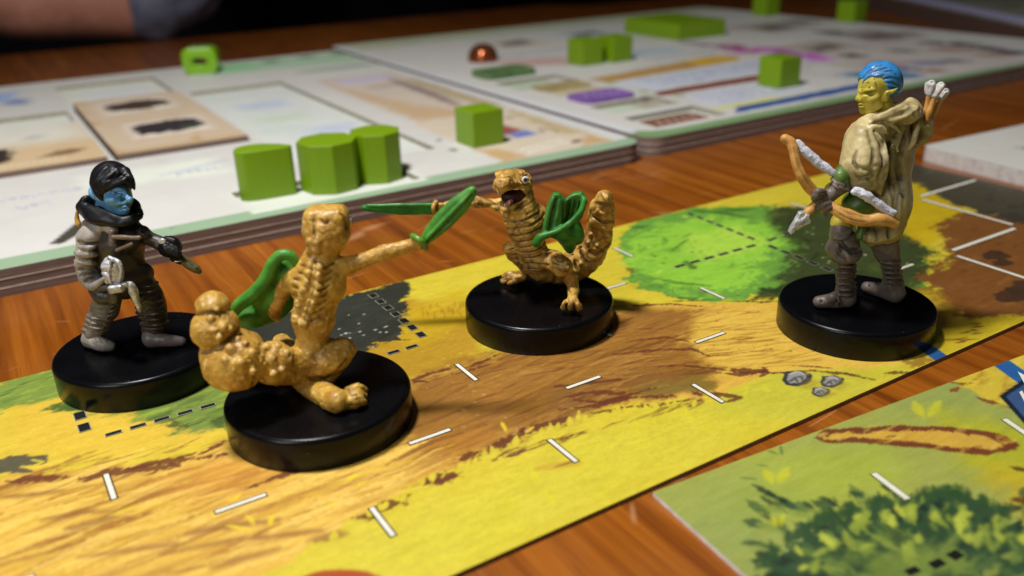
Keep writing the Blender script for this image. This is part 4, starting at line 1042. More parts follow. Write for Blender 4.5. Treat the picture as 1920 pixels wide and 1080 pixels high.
# ------------------------------------------------------------------ sculpting with blended solids
import openvdb as vdb
class Sculpt:
    """clay: solids melted together on a fine grid, then skinned as one continuous mesh"""
    def __init__(s, h): s.h = h; s.p = []; s.dispf = []; s.line = []; s.lite = []; s.linef = []
    def _add(s, fn, lo, hi, k, op): s.p.append((fn, np.array(lo, float), np.array(hi, float), k, op)); return s
    def cap(s, a, b, r0, r1, k=.02, op='+'):
        a = np.array(a, float); b = np.array(b, float); v = b-a; L = float(v@v)+1e-12
        def fn(x, y, z):
            t = np.clip(((x-a[0])*v[0]+(y-a[1])*v[1]+(z-a[2])*v[2])/L, 0, 1)
            return np.sqrt((x-a[0]-t*v[0])**2+(y-a[1]-t*v[1])**2+(z-a[2]-t*v[2])**2)-(r0+(r1-r0)*t)
        R = max(r0, r1)
        return s._add(fn, np.minimum(a, b)-R, np.maximum(a, b)+R, k, op)
    def tube(s, pts, radii, k=.02, op='+', smooth=1):
        P = [np.array(p, float) for p in pts]; R = list(radii) if hasattr(radii, '__len__') else [radii]*len(P)
        if smooth and len(P) > 2:
            Q = []; S = []
            for i in range(len(P)-1):
                p0 = P[max(i-1, 0)]; p1 = P[i]; p2 = P[i+1]; p3 = P[min(i+2, len(P)-1)]
                for j in range(3):
                    t = j/3; Q.append(.5*((2*p1)+(-p0+p2)*t+(2*p0-5*p1+4*p2-p3)*t*t+(-p0+3*p1-3*p2+p3)*t**3)); S.append(R[i]+(R[i+1]-R[i])*t)
            Q.append(P[-1]); S.append(R[-1]); P, R = Q, S
        def fn(x, y, z):
            best = None
            for i in range(len(P)-1):
                a = P[i]; v = P[i+1]-a; L = float(v@v)+1e-12
                t = np.clip(((x-a[0])*v[0]+(y-a[1])*v[1]+(z-a[2])*v[2])/L, 0, 1)
                d = np.sqrt((x-a[0]-t*v[0])**2+(y-a[1]-t*v[1])**2+(z-a[2]-t*v[2])**2)-(R[i]+(R[i+1]-R[i])*t)
                best = d if best is None else np.minimum(best, d)
            return best
        A = np.array(P); m = max(R)
        return s._add(fn, A.min(0)-m, A.max(0)+m, k, op)
    def ell(s, c, r, ax=None, k=.02, op='+'):
        """ellipsoid; ax = 3 row unit axes (or two, the third is their cross product)"""
        c = np.array(c, float); r = np.array(r, float); A = axes(ax)
        def fn(x, y, z):
            q = [(x-c[0])*A[i][0]+(y-c[1])*A[i][1]+(z-c[2])*A[i][2] for i in range(3)]
            k0 = np.sqrt((q[0]/r[0])**2+(q[1]/r[1])**2+(q[2]/r[2])**2)
            k1 = np.sqrt((q[0]/r[0]**2)**2+(q[1]/r[1]**2)**2+(q[2]/r[2]**2)**2)+1e-9
            return k0*(k0-1)/k1
        e = np.sqrt(((A.T*r)**2).sum(1))
        return s._add(fn, c-e, c+e, k, op)
    def box(s, c, half, ax=None, rnd=.01, k=.01, op='+', taper=0.0):
        c = np.array(c, float); hf = np.array(half, float); A = axes(ax)
        def fn(x, y, z):
            q = [(x-c[0])*A[i][0]+(y-c[1])*A[i][1]+(z-c[2])*A[i][2] for i in range(3)]
            tp = 1-taper*np.clip(q[0]/hf[0]*.5+.5, 0, 1)
            d = [np.abs(q[0])-hf[0]+rnd, np.abs(q[1])-hf[1]*tp+rnd, np.abs(q[2])-hf[2]*tp+rnd]
            o = np.sqrt(sum(np.maximum(e, 0)**2 for e in d)); return o+np.minimum(np.maximum(np.maximum(d[0], d[1]), d[2]), 0)-rnd
        e = (np.abs(A.T)*hf).sum(1)
        return s._add(fn, c-e, c+e, k, op)
    def plate(s, outline, c, ax, th, k=.01, op='+', rnd=.006, bend=None):
        """flat shape with an outline in the (ax0, ax1) plane and half thickness th along ax2"""
        c = np.array(c, float); A = axes(ax); P = np.array(outline, float)
        def fn(x, y, z):
            q = [(x-c[0])*A[i][0]+(y-c[1])*A[i][1]+(z-c[2])*A[i][2] for i in range(3)]
            if bend is not None: q[2] = q[2]-bend(q[0], q[1])
            d = np.full(np.broadcast(q[0], q[1]).shape, 1e9); ins = np.zeros(d.shape, bool)
            for i in range(len(P)):
                ax_, ay = P[i]; bx, by = P[(i+1) % len(P)]; ex, ey = bx-ax_, by-ay
                t = np.clip(((q[0]-ax_)*ex+(q[1]-ay)*ey)/(ex*ex+ey*ey+1e-12), 0, 1)
                d = np.minimum(d, np.hypot(q[0]-ax_-t*ex, q[1]-ay-t*ey))
                cc = ((ay > q[1]) != (by > q[1])); dy = (by-ay) if by != ay else 1e-12
                ins ^= cc & (q[0] < ex*(q[1]-ay)/dy+ax_)
            d = np.where(ins, -d, d)+rnd; w = np.abs(q[2])-th+rnd
            return np.sqrt(np.maximum(d, 0)**2+np.maximum(w, 0)**2)+np.minimum(np.maximum(d, w), 0)-rnd
        R = np.hypot(*P.T).max()+th+(.15 if bend is not None else 0)
        return s._add(fn, c-R, c+R, k, op)
    def hit(s, F, a, b):
        """depth at which the clay is first met along the sight line of a picture position"""
        d = np.linspace(-.55, .45, 300); P = F(a, b, d); best = np.full(300, 9.0)
        for fn, lo, hi, k, op in s.p:
            if op == '+': best = np.minimum(best, fn(P[0], P[1], P[2]))
        w = np.where(best < .002)[0]
        return d[w[0]] if len(w) else None
    def skin(s, F, pts, sink=0.0):
        P = [np.array(p, float) for p in pts]; Q = []
        for i in range(len(P)-1):
            p0 = P[max(i-1, 0)]; p1 = P[i]; p2 = P[i+1]; p3 = P[min(i+2, len(P)-1)]
            for j in range(4):
                t = j/4; Q.append(.5*((2*p1)+(-p0+p2)*t+(2*p0-5*p1+4*p2-p3)*t*t+(-p0+3*p1-3*p2+p3)*t**3))
        Q.append(P[-1]); out = []; last = None
        for a, b in Q:
            d = s.hit(F, a, b)
            if d is None: d = last
            if d is None: continue
            last = d; out.append(F(a, b, d+sink))
        return out
    def etch(s, F, pts, rpx, k=.006, deep=0.0):
        q = s.skin(F, pts, deep)
        if len(q) > 1:
            n = len(q); R = [F.r(rpx)*(.35+.65*math.sin(math.pi*(i+.5)/n)**.5) for i in range(n)]
            s.tube(q, R, k, '-', smooth=0); s.line += [(a, b, max(x, .005)) for a, b, x in zip(q[:-1], q[1:], R)]
    def rib(s, F, pts, rpx, k=.012, sink=.004):
        q = s.skin(F, pts, sink)
        if len(q) > 1:
            n = len(q); R = [F.r(rpx)*(.4+.6*math.sin(math.pi*(i+.5)/n)**.5) for i in range(n)]
            s.tube(q, R, k, smooth=0); s.lite += [(a, b, x) for a, b, x in zip(q[:-1], q[1:], R)]
    def bead(s, F, a, b, rpx, k=.006, sink=.25, flat=1.0):
        d = s.hit(F, a, b)
        if d is not None: s.ell(F(a, b, d+F.r(rpx)*sink), (F.r(rpx), F.r(rpx)*flat, F.r(rpx)), None, k); c = F(a, b, d-F.r(rpx)*.5); s.lite.append((c, c+.0005, F.r(rpx)*.55))
    def disp(s, fn, lined=0): s.dispf.append(fn); (s.linef.append((fn, lined)) if lined else None); return s
    def build(s, name, material, parent, floor=None):
        lo = np.min([p[1] for p in s.p if p[4] == '+'], 0)-4*s.h-.01; hi = np.max([p[2] for p in s.p if p[4] == '+'], 0)+4*s.h+.01
        n = np.ceil((hi-lo)/s.h).astype(int)+1
        ax = [(lo[i]+s.h*np.arange(n[i])).astype(np.float32) for i in range(3)]
        big = max(.2, 8*s.h); D = np.full(tuple(n), big, np.float32)
        for fn, a, b, k, op in s.p:
            m = k*1.05+s.h*3
            i0 = np.clip(np.floor((a-m-lo)/s.h).astype(int), 0, n); i1 = np.clip(np.ceil((b+m-lo)/s.h).astype(int)+1, 0, n)
            if np.any(i1 <= i0): continue
            sl = tuple(slice(i0[i], i1[i]) for i in range(3))
            x = ax[0][sl[0]][:, None, None]; y = ax[1][sl[1]][None, :, None]; z = ax[2][sl[2]][None, None, :]
            d = fn(x, y, z).astype(np.float32); A = D[sl]
            if op == '+':
                h = np.clip(.5+.5*(A-d)/k, 0, 1); D[sl] = A+(d-A)*h-k*h*(1-h)
            elif op == '-':
                h = np.clip(.5-.5*(A+d)/k, 0, 1); D[sl] = A+(-d-A)*h+k*h*(1-h)
            elif op == '&':
                pass
        if s.dispf:
            idx = np.where(np.abs(D) < 5*s.h+.03)
            x = ax[0][idx[0]]; y = ax[1][idx[1]]; z = ax[2][idx[2]]; add = np.zeros(len(x), np.float32)
            for f in s.dispf: add += f(x, y, z).astype(np.float32)
            D[idx] += add
        if floor is not None:
            z = ax[2][None, None, :]; D = np.maximum(D, np.broadcast_to(floor-z, D.shape)).astype(np.float32)
        g = vdb.FloatGrid(background=big)
        g.copyFromArray(np.ascontiguousarray(D))
        V, Q = g.convertToQuads(isovalue=0.0)
        V = V*s.h+lo
        mask = np.zeros((len(V), 3), np.float32)
        for ch, L, sp in ((0, s.line, 1.9), (1, s.lite, 1.35)):
            for a, b, rad in L:
                R = rad*sp; lo2 = np.minimum(a, b)-R; hi2 = np.maximum(a, b)+R
                i = np.where(np.all((V > lo2) & (V < hi2), 1))[0]
                if not len(i): continue
                v = b-a; t = np.clip(((V[i]-a)@v)/(v@v+1e-12), 0, 1); d = np.linalg.norm(V[i]-a-t[:, None]*v, axis=1)
                mask[i, ch] = np.maximum(mask[i, ch], np.clip((1-d/R)*2.2, 0, 1))
        for fn, amp in s.linef: mask[:, 0] = np.maximum(mask[:, 0], np.clip(fn(V[:, 0], V[:, 1], V[:, 2])/amp*1.3-.25, 0, 1))
        P = np.array(parent.location) if parent is not None and parent.type == 'EMPTY' else (np.array(parent.parent.location) if parent is not None else np.zeros(3))
        V = V-P
        me = mesh_np(V, Q[:, ::-1] if FLIP else Q, True, name)
        if mask.any(): set_col(me, mask, 'brushwork')
        return link(name, me, material, parent)
FLIP = False
def axes(ax):
    if ax is None: return np.eye(3)
    a = np.array(ax[0], float); a /= np.linalg.norm(a)
    b = np.array(ax[1], float); b = b-a*(a@b); b /= np.linalg.norm(b)
    return np.stack([a, b, np.cross(a, b)])
# smooth 3-D noise for wrinkles and lumps
_T = np.random.RandomState(5).rand(64, 64, 64).astype(np.float32)
def n3(x, y, z, f, seed=0):
    x = x*f+seed*7.3+100; y = y*f+seed*3.1+100; z = z*f+seed*1.7+100
    xi = np.floor(x).astype(int); yi = np.floor(y).astype(int); zi = np.floor(z).astype(int)
    fx = x-xi; fy = y-yi; fz = z-zi
    fx = fx*fx*(3-2*fx); fy = fy*fy*(3-2*fy); fz = fz*fz*(3-2*fz); m = 63
    g = lambda a, b, c: _T[(xi+a) & m, (yi+b) & m, (zi+c) & m]
    A = (g(0, 0, 0)*(1-fx)+g(1, 0, 0)*fx)*(1-fy)+(g(0, 1, 0)*(1-fx)+g(1, 1, 0)*fx)*fy
    B = (g(0, 0, 1)*(1-fx)+g(1, 0, 1)*fx)*(1-fy)+(g(0, 1, 1)*(1-fx)+g(1, 1, 1)*fx)*fy
    return A*(1-fz)+B*fz-.5
def lumps(f, a, seed=0): return lambda x, y, z: n3(x, y, z, f, seed)*2*a
def cells(f, a, seed=0):
    """scaly pebble relief"""
    def fn(x, y, z):
        u = n3(x, y, z, f, seed)+.5*n3(x, y, z, f*2.1, seed+3)
        return a*(1-np.minimum(np.abs(u)*6, 1))
    return fn
def ridges(a, b, f, amp, r=.3, wob=.015, seed=0):
    """fold rings: grooves across the line a-b, f grooves per unit"""
    a = np.array(a, float); b = np.array(b, float); v = b-a; L = np.linalg.norm(v); v = v/L
    def fn(x, y, z):
        dx, dy, dz = x-a[0], y-a[1], z-a[2]
        t = dx*v[0]+dy*v[1]+dz*v[2]; q = np.sqrt(np.maximum(dx*dx+dy*dy+dz*dz-t*t, 0))
        w = np.clip((r-q)/(r*.25), 0, 1)*np.clip((t+.02)/.03, 0, 1)*np.clip((L+.02-t)/.03, 0, 1)
        ph = (t+wob*2*n3(x, y, z, 9, seed))*f
        g = np.abs(ph-np.floor(ph)-.5)*2
        return amp*w*(np.clip(1-g*2.2, 0, 1))
    return fn

class Frame:
    """zoomed view of a figurine: picture position + depth -> place"""
    def __init__(s, x0, y0, sc, Y, ppu): s.x0 = x0; s.y0 = y0; s.sc = sc; s.Y = Y; s.k = 1/(sc*ppu)
    def __call__(s, a, b, d=0.0): return at_depth(s.x0+a/s.sc, s.y0+b/s.sc, s.Y+d)
    def r(s, px): return px*s.k
    def on(s, a, b, z):
        P = unp(s.x0+a/s.sc, s.y0+b/s.sc, z); return np.array([P[0], P[1], z])
    def dep(s, a, b, z): return s.on(a, b, z)[1]-s.Y

M_BASE = None
def base_mat():
    t = NT('satin_black_plastic'); v = t.coords()
    vo = t.n('ShaderNodeTexVoronoi'); vo.inputs['Scale'].default_value = 9.0; t.l(v, vo.inputs['Vector'])
    sp = t.ramp(vo.outputs['Distance'], [(.0, (.5, .5, .5, 1)), (.035, (0, 0, 0, 1))])
    mk = t.ramp(t.noise(v, 2.3, 2), [(.5, (0, 0, 0, 1)), (.54, (1, 1, 1, 1))])
    sc = t.ramp(t.noise(t.coords(scale=(3, 22, 3), rot=(0, 0, .7)), 3.0, 6, .7), [(.66, (0, 0, 0, 1)), (.74, (.10, .10, .10, 1))])
    col = t.mix(t.mix(1.0, sp, mk, 'MULTIPLY'), (0.002, 0.0022, 0.003, 1), (.35, .35, .36, 1))
    col = t.mix(sc, col, (.06, .06, .065, 1))
    t.base(col); t.set(.26, .2)
    rr = t.ramp(t.noise(v, 5.0, 5), [(.3, (.20,)*3+(1,)), (.7, (.32,)*3+(1,))]); t.l(rr, t.b.inputs['Roughness'])
    t.bump(t.noise(v, 60, 3), .05, .004)
    return t.m
M_BASE = base_mat()
HB = 0.182
def disc_base(parent, r=.49, h=HB, bev=.028):
    prof = [(0, 0), (r-.004, 0), (r, .004)]
    for i in range(7):
        t = math.pi/2*i/6; prof.append((r-bev+bev*math.cos(t), h-bev+bev*math.sin(t)))
    prof.append((r*.6, h+.0008)); n = 96; V = [(0, 0, 0)]; F = []
    for (x, z) in prof[1:]: V += [(x*math.cos(2*math.pi*i/n), x*math.sin(2*math.pi*i/n), z) for i in range(n)]
    V.append((0, 0, h+.001)); m = len(prof)-1
    for i in range(n): F.append((0, 1+(i+1) % n, 1+i))
    for k in range(m-1):
        for i in range(n): F.append((1+k*n+i, 1+k*n+(i+1) % n, 1+(k+1)*n+(i+1) % n, 1+(k+1)*n+i))
    for i in range(n): F.append((1+(m-1)*n+i, 1+(m-1)*n+(i+1) % n, len(V)-1))
    return link('round_base', mesh_from(V, F, True), M_BASE, parent)
ZT = ZM+0.0005      # base stands on the printed sheet
ZF = ZT+HB          # top of a base
def figurine(cx, cy, label, r=.49):
    root = empty('figurine', (cx, cy, ZT), label, 'figurine', 'painted figurines on round black bases')
    disc_base(root, r); return root
U3 = lambda v: np.array(v, float)/np.linalg.norm(v)
# ------------------------------------------------------------------ person leaning at the far side of the table
def person():
    P = lambda px, py, Y: at_depth(px, py, Y)
    sk = paint_mat('skin', (196, 140, 118), (176, 120, 100), .5, .4, 3, .05)
    cloth = plain('dark_cloth', (15, 17, 22), .9, .15, n=.3, sc=3)
    slv = plain('grey_sleeve_cloth', (112, 116, 136), .9, .15, n=.2, sc=3)
    Y = 22.0
    root = empty('person', w3(6.0, 22.0, -12.0), 'person in dark clothes with grey sleeve, bare forearm resting over the far table edge', 'person')
    e = P(290, -32, 21.6); wr = P(20, -4, 20.6); hd = P(-140, -10, 20.0)
    s = Sculpt(.16)
    s.tube([P(330, -200, 22.5), e, P(150, -20, 21.2), wr], [1.2, 1.05, 1.1, .9], .4)
    s.ell(hd, (1.7, 1.3, .6), None, .4)
    for i in range(4): s.tube([hd+np.array([-1.0, -.8+i*.55, 0]), hd+np.array([-2.2, -.9+i*.6, -.1]), hd+np.array([-3.1-.2*(i in (1, 2)), -.8+i*.55, -.6])], [.36, .33, .28], .12)
    s.tube([hd+np.array([.4, -1.1, 0]), hd+np.array([-.6, -1.9, -.1]), hd+np.array([-1.4, -2.2, -.3])], [.42, .36, .3], .2)
    s.tube([P(560, -250, 26), P(700, -600, 27), P(700, -800, 27)], [3.0, 2.4, 2.2], .6)
    s.ell(P(700, -1000, 27), (3.0, 3.7, 4.4), None, .6); s.tube([P(700, -960, 23.6), P(700, -1020, 22.9)], [.4, .5], .4)
    for dx in (-1.3, 1.3): s.ell(P(700, -1050, 23.8)+np.array([dx, 0, 0]), (.55, .3, .25), None, .2, '-'); s.ell(P(700, -1000, 27)+np.array([dx*2.25, 0, 0]), (.35, .6, .9), None, .2)
    s.tube([P(700, -1000, 23.3)+np.array([-1, 0, -2.1]), P(700, -1000, 23.2)+np.array([1, 0, -2.1])], .22, .2, '-')
    s.disp(lumps(.6, .06, 50)); s.build('body', sk, root)
    s = Sculpt(.16)
    s.tube([P(278, -30, 21.5), P(292, -40, 21.6), P(320, -90, 22.0), P(430, -300, 25)], [1.18, 1.2, 1.3, 2.3], .4)
    s.disp(lumps(.9, .22, 51)); s.disp(lumps(2.2, .1, 52)); s.build('sleeve', slv, root)
    s = Sculpt(.3)
    s.tube([P(700, -150, 34), P(700, -200, 33), P(700, -420, 30), P(700, -560, 28)], [5.6, 6.6, 7.0, 4.0], .6)
    s.tube([P(1080, -190, 27), P(1150, -300, 28), P(900, -520, 28)], [2.8, 3.0, 3.2], .6)
    s.disp(lumps(.4, .4, 53)); s.build('dark_shirt', cloth, root)
    s = Sculpt(.3)
    s.ell(P(700, -1080, 27.8), (3.3, 3.9, 4.4), None, .3); s.ell(P(700, -980, 23.4), (2.9, 3.6, 3.9), None, .3, '-'); s.build('hair', cloth, root)
person()
def room_wall():
    # dark wall of the room behind the person
    o = link('room_wall', mesh_from([(-70, 0, -30), (70, 0, -30), (70, 0, 50), (-70, 0, 50), (-70, 1, -30), (70, 1, -30), (70, 1, 50), (-70, 1, 50)],
             [(0, 1, 2, 3), (5, 4, 7, 6), (3, 2, 6, 7), (1, 0, 4, 5), (0, 3, 7, 4), (2, 1, 5, 6)]), plain('dark_wall', (22, 22, 26), .9, n=.2, sc=.2))
    o.location = (0, 44, 0); tag(o, 'dark unlit room wall behind the table', kind='structure')
    o = link('room_floor', mesh_from([(-70, -30, -30), (70, -30, -30), (70, 44, -30), (-70, 44, -30)], [(0, 1, 2, 3)]), plain('dark_floor', (40, 34, 30), .8, n=.2, sc=.2))
    tag(o, kind='structure')
room_wall()
H = 0.0062
OCH = (206, 152, 56)
M_LIZ_F = paint_mat('ochre_paint_washed', (206, 164, 78), (160, 114, 48), .42, .45, 8, .35, cracks=.7, crack_col=(58, 34, 14), thr=(.36, .62), hi=(222, 188, 104))
M_LIZ_B = paint_mat('ochre_paint_warm', (200, 158, 66), (162, 118, 42), .42, .45, 7, .3, cracks=.35, crack_col=(110, 66, 28), thr=(.36, .62), hi=(222, 194, 118))
M_GRN = paint_mat('grass_green_paint', (56, 132, 40), (36, 98, 32), .42, .4, 12, .2)
M_GRN2 = paint_mat('light_green_paint', (96, 142, 44), (70, 116, 36), .34, .5, 12, .2)
M_EYEW = paint_mat('white_enamel', (226, 224, 216), None, .25, .5)
M_BLACK = paint_mat('black_enamel', (12, 12, 14), (7, 7, 9), .3, .5)
M_MOUTH = paint_mat('dark_red_paint', (72, 26, 16), (40, 14, 10), .45, .4)
M_TONGUE = paint_mat('pink_paint', (206, 132, 112), (176, 100, 84), .35, .5)

def toes(s, F, pts, r, k=.012):
    for a, b in pts: s.tube([F(*a), F(*[(x+y)/2 for x, y in zip(a, b)]), F(*b)], [r*.8, r*1.05, r*.8], k)

# ------------------------------------------------------------------ lizard facing the camera
def lizard_front():
    cx, cy = .1764, 5.253
    root = figurine(cx, cy, 'ochre lizard figurine facing the camera, mouth open, with blade and leaf shield')
    F = Frame(660, 290, 2.769, cy, 290); N = Frame(900, 300, 5.4, cy, 290); G = Frame(920, 430, 6.354, cy, 290)
    r = F.r; q = N.r; g = G.r
    s = Sculpt(H)
    # trunk
    s.tube([F(958, 585, .08), F(935, 500, .05), F(900, 400, .0), F(880, 320, -.02), F(878, 260, -.01)], [r(62), r(84), r(90), r(92), r(76)], .03)
    s.ell(F(905, 360, .0), (r(95), .12, r(80)), None, .03)
    s.cap(F(820, 285, .0), F(960, 300, .05), r(48), r(48), .03); s.ell(F(945, 325, .05), (r(64), .09, r(66)), None, .03)
    # neck and skull
    s.tube([N(430, 560, .0), N(420, 430, .0), N(400, 300, .02)], [q(170), q(140), q(128)], .03)
    s.ell(N(375, 225, .02), (q(155), .095, q(112)), None, .03)
    s.tube([N(350, 215, -.02), N(260, 235, -.09), N(225, 250, -.125)], [q(116), q(102), q(86)], .03)
    s.ell(N(212, 142, -.03), (q(62), q(70), q(38)), None, .02)
    s.ell(N(400, 128, -.02), (q(64), q(64), q(32)), None, .015)
    s.cap(N(240, 175, -.09), N(320, 145, -.05), q(56), q(52), .02)
    s.cap(N(160, 270, -.11), N(175, 235, -.08), q(26), q(40), .012)
    s.tube([N(152, 292, -.12), N(200, 306, -.15), N(290, 306, -.15), N(380, 306, -.12), N(450, 325, -.07), N(490, 350, -.03)], [q(18), q(20), q(22), q(22), q(24), q(26)], .012)
    s.ell(N(470, 285, -.02), (q(58), q(60), q(72)), None, .02)
    # mouth hollow and lower jaw
    s.ell(N(330, 385, -.13), (q(138), .11, q(76)), None, .012, '-')
    s.tube([N(492, 352, -.03), N(450, 400, -.08), N(380, 445, -.115), N(310, 492, -.14), N(262, 508, -.15), N(228, 486, -.135), N(218, 430, -.10)], [q(28), q(27), q(27), q(29), q(31), q(26), q(20)], .010)
    s.ell(N(350, 500, -.07), (q(100), .07, q(48)), None, .02)
    # nostrils, eye hollow, lid
    s.ell(N(262, 243, -.19), (q(22), q(40), q(9)), ((.8, 0, .6), (0, 1, 0)), .006, '-')
    s.ell(N(168, 292, -.17), (q(10), q(30), q(7)), None, .004, '-')
    s.ell(N(462, 205, -.10), (q(50), q(40), q(46)), None, .008, '-')
    s.tube([N(405, 205, -.10), N(430, 160, -.105), N(465, 140, -.095), N(498, 165, -.06)], [q(13), q(17), q(17), q(14)], .006)
    s.tube([N(408, 225, -.10), N(440, 250, -.105), N(480, 250, -.08), N(505, 225, -.05)], [q(10), q(13), q(13), q(11)], .006)
    # right leg (picture left)
    s.tube([F(940, 545, .08), F(880, 520, .10), F(815, 487, .07)], [r(58), r(48), r(36)], .02)
    s.ell(F(822, 485, .06), (r(42), r(40), r(33)), None, .015)
    ft = F.dep(900, 630, ZF+.05)
    s.tube([F(815, 505, .10), F(870, 560, .16), F(905, 592, .2)], [r(26), r(27), r(28)], .014)
    P1 = lambda a, b, z: G.on(a, b, ZF+z)
    s.tube([F(905, 595, .2), P1(400, 560, .045), P1(330, 590, .04)], [r(27), g(62), g(58)], .015)
    for a, b in (((380, 520), (130, 560)), ((370, 560), (120, 610)), ((390, 590), (190, 640))):
        s.tube([P1(a[0], a[1], .04), P1((a[0]+b[0])/2, (a[1]+b[1])/2, .05), P1(b[0]+30, b[1], .034)], [g(44), g(46), g(42)], .008)
    # left leg (picture right)
    s.tube([F(985, 545, .02), F(1030, 545, -.04), F(1085, 575, -.10)], [r(60), r(60), r(52)], .02)
    s.ell(F(1095, 585, -.12), (r(52), r(48), r(52)), None, .015)
    T = lambda a, b, z: G.on(a, b, ZF+z)
    s.tube([F(1100, 600, -.10), F(1135, 640, -.08), F(1150, 690, -.10)], [r(46), r(40), r(32)], .015)
    s.tube([F(1150, 690, -.10), T(965, 850, .10)], [r(32), g(62)], .012)
    for (x0, x1, xe) in ((925, 874, 862), (960, 945, 944), (1000, 1034, 1044)):
        s.tube([T(x0, 830, .10), T(x1, 890, .085), T(xe, 925, .055), T(xe, 950, .03)], [g(34), g(34), g(40), g(36)], .005)
    # sword arm stretched to the left
    s.tube([F(835, 285, .02), F(780, 268, .03), F(720, 250, .03), F(640, 245, .03), F(560, 250, .03), F(490, 268, .02), F(455, 276, .02)], [r(46), r(38), r(29), r(30), r(26), r(20), r(21)], .02)
    s.ell(F(462, 275, .02), (r(22), r(26), r(24)), None, .01)
    for i in range(4):
        s.tube([F(468+i*2, 258+i*9, -.005), F(448, 260+i*9, -.02), F(436, 262+i*9, .0)], r(6), .006)
    # shield arm, mostly behind the shield
    s.tube([F(950, 300, .05), F(1010, 340, .03), F(1060, 390, -.02), F(1085, 400, -.06)], [r(44), r(36), r(30), r(30)], .02)
    # tail curling up
    s.tube([F(985, 590, .10), F(1090, 600, .20), F(1180, 560, .22), F(1245, 500, .2)], [r(70), r(80), r(92), r(86)], .02)
    s.tube([F(1230, 520, .2), F(1275, 430, .18), F(1288, 370, .16)], [r(84), r(80), r(72)], .014)
    s.tube([F(1290, 345, .15), F(1300, 280, .12)], [r(74), r(70)], .006)
    s.tube([F(1303, 268, .10), F(1308, 228, .08)], [r(62), r(46)], .006)
    s.ell(F(1322, 232, .02), (r(20), r(20), r(26)), None, .006)
    rs = np.random.RandomState(2)
    for i in range(26):
        a, b = [(1150, 560), (1230, 500), (1290, 430), (1300, 350)][i % 4]
        s.ell(F(a+rs.uniform(-60, 60), b+rs.uniform(-50, 50), .12+rs.uniform(-.03, .02)), (r(14),)*3, None, .012)
    # carved details: belly plates, throat wrinkles, tail splits
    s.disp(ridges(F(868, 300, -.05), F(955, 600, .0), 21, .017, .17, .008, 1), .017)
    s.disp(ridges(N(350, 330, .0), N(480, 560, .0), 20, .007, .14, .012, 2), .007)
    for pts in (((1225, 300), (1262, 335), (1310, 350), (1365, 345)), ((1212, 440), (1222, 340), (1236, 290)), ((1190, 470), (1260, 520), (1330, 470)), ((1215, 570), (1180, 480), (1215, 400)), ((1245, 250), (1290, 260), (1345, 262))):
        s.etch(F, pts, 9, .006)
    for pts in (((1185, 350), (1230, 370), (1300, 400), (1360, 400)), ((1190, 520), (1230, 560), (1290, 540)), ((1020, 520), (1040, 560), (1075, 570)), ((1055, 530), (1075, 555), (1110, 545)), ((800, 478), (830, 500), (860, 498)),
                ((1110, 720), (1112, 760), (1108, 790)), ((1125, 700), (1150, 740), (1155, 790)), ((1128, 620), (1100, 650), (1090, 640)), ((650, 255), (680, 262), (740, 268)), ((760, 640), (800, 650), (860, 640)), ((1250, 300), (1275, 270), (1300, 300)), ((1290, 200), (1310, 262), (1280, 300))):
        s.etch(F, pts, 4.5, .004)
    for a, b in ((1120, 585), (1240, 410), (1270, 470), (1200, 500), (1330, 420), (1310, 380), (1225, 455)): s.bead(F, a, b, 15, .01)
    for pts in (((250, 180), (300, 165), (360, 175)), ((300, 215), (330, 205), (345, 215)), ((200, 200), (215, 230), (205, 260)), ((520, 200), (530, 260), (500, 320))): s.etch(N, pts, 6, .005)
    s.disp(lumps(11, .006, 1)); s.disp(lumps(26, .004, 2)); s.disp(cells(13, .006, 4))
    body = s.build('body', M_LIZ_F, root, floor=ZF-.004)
    e = Sculpt(H*.6); e.ell(N(458, 202, -.072), (q(38), q(34), q(37)), None, .004); eye = e.build('eye', M_EYEW, root)
    e = Sculpt(H*.6); e.ell(N(459, 199, -.088), (q(19), q(26), q(21)), None, .004); e.build('pupil', M_BLACK, eye)
    e = Sculpt(H*.8); e.ell(N(345, 375, -.045), (q(128), .05, q(84)), None, .004); mo = e.build('mouth_lining', M_MOUTH, root)
    e = Sculpt(H*.6); e.tube([N(320, 420, -.10), N(292, 440, -.125), N(262, 478, -.14)], [q(24), q(27), q(18)], .005)
    e.build('tongue', M_TONGUE, root)
    for a, b, c, d in ((182, 318, 186, 356), (234, 322, 236, 340), (296, 440, 302, 408), (254, 472, 250, 440)):
        e = Sculpt(H*.45); e.cap(N(a, b, -.15), N(c, d, -.15), q(9), q(4), .002); e.build('tooth', M_EYEW, root)
    # blade
    b = Sculpt(H*.8)
    b.tube([F(430, 284, .0), F(250, 284, -.01), F(90, 278, -.02)], [r(26), r(27), r(19)], .01, smooth=0)
    b.tube([F(420, 262, -.02), F(250, 264, -.035), F(85, 266, -.03)], [r(12), r(14), r(10)], .006, smooth=0)
    b.tube([F(425, 300, -.02), F(250, 303, -.03), F(110, 292, -.03)], [r(10), r(10), r(6)], .006, smooth=0)
    b.tube([F(420, 282, -.05), F(250, 284, -.06), F(120, 278, -.05)], [r(5), r(5), r(3)], .006, '-', smooth=0)
    b.ell(F(72, 276, -.02), (r(24), r(16), r(16)), None, .006)
    b.disp(lumps(20, .003, 3)); sw = b.build('blade', M_GRN, root)
    b = Sculpt(H*.7)
    b.tube([F(436, 246, .0), F(424, 268, -.04), F(426, 292, -.04), F(436, 316, .0)], [r(13), r(12), r(12), r(12)], .008)
    b.ell(F(434, 250, -.02), (r(15), r(16), r(14)), None, .006); b.build('hilt_ring', M_LIZ_F, root)
    # leaf shield
    b = Sculpt(H*.8)
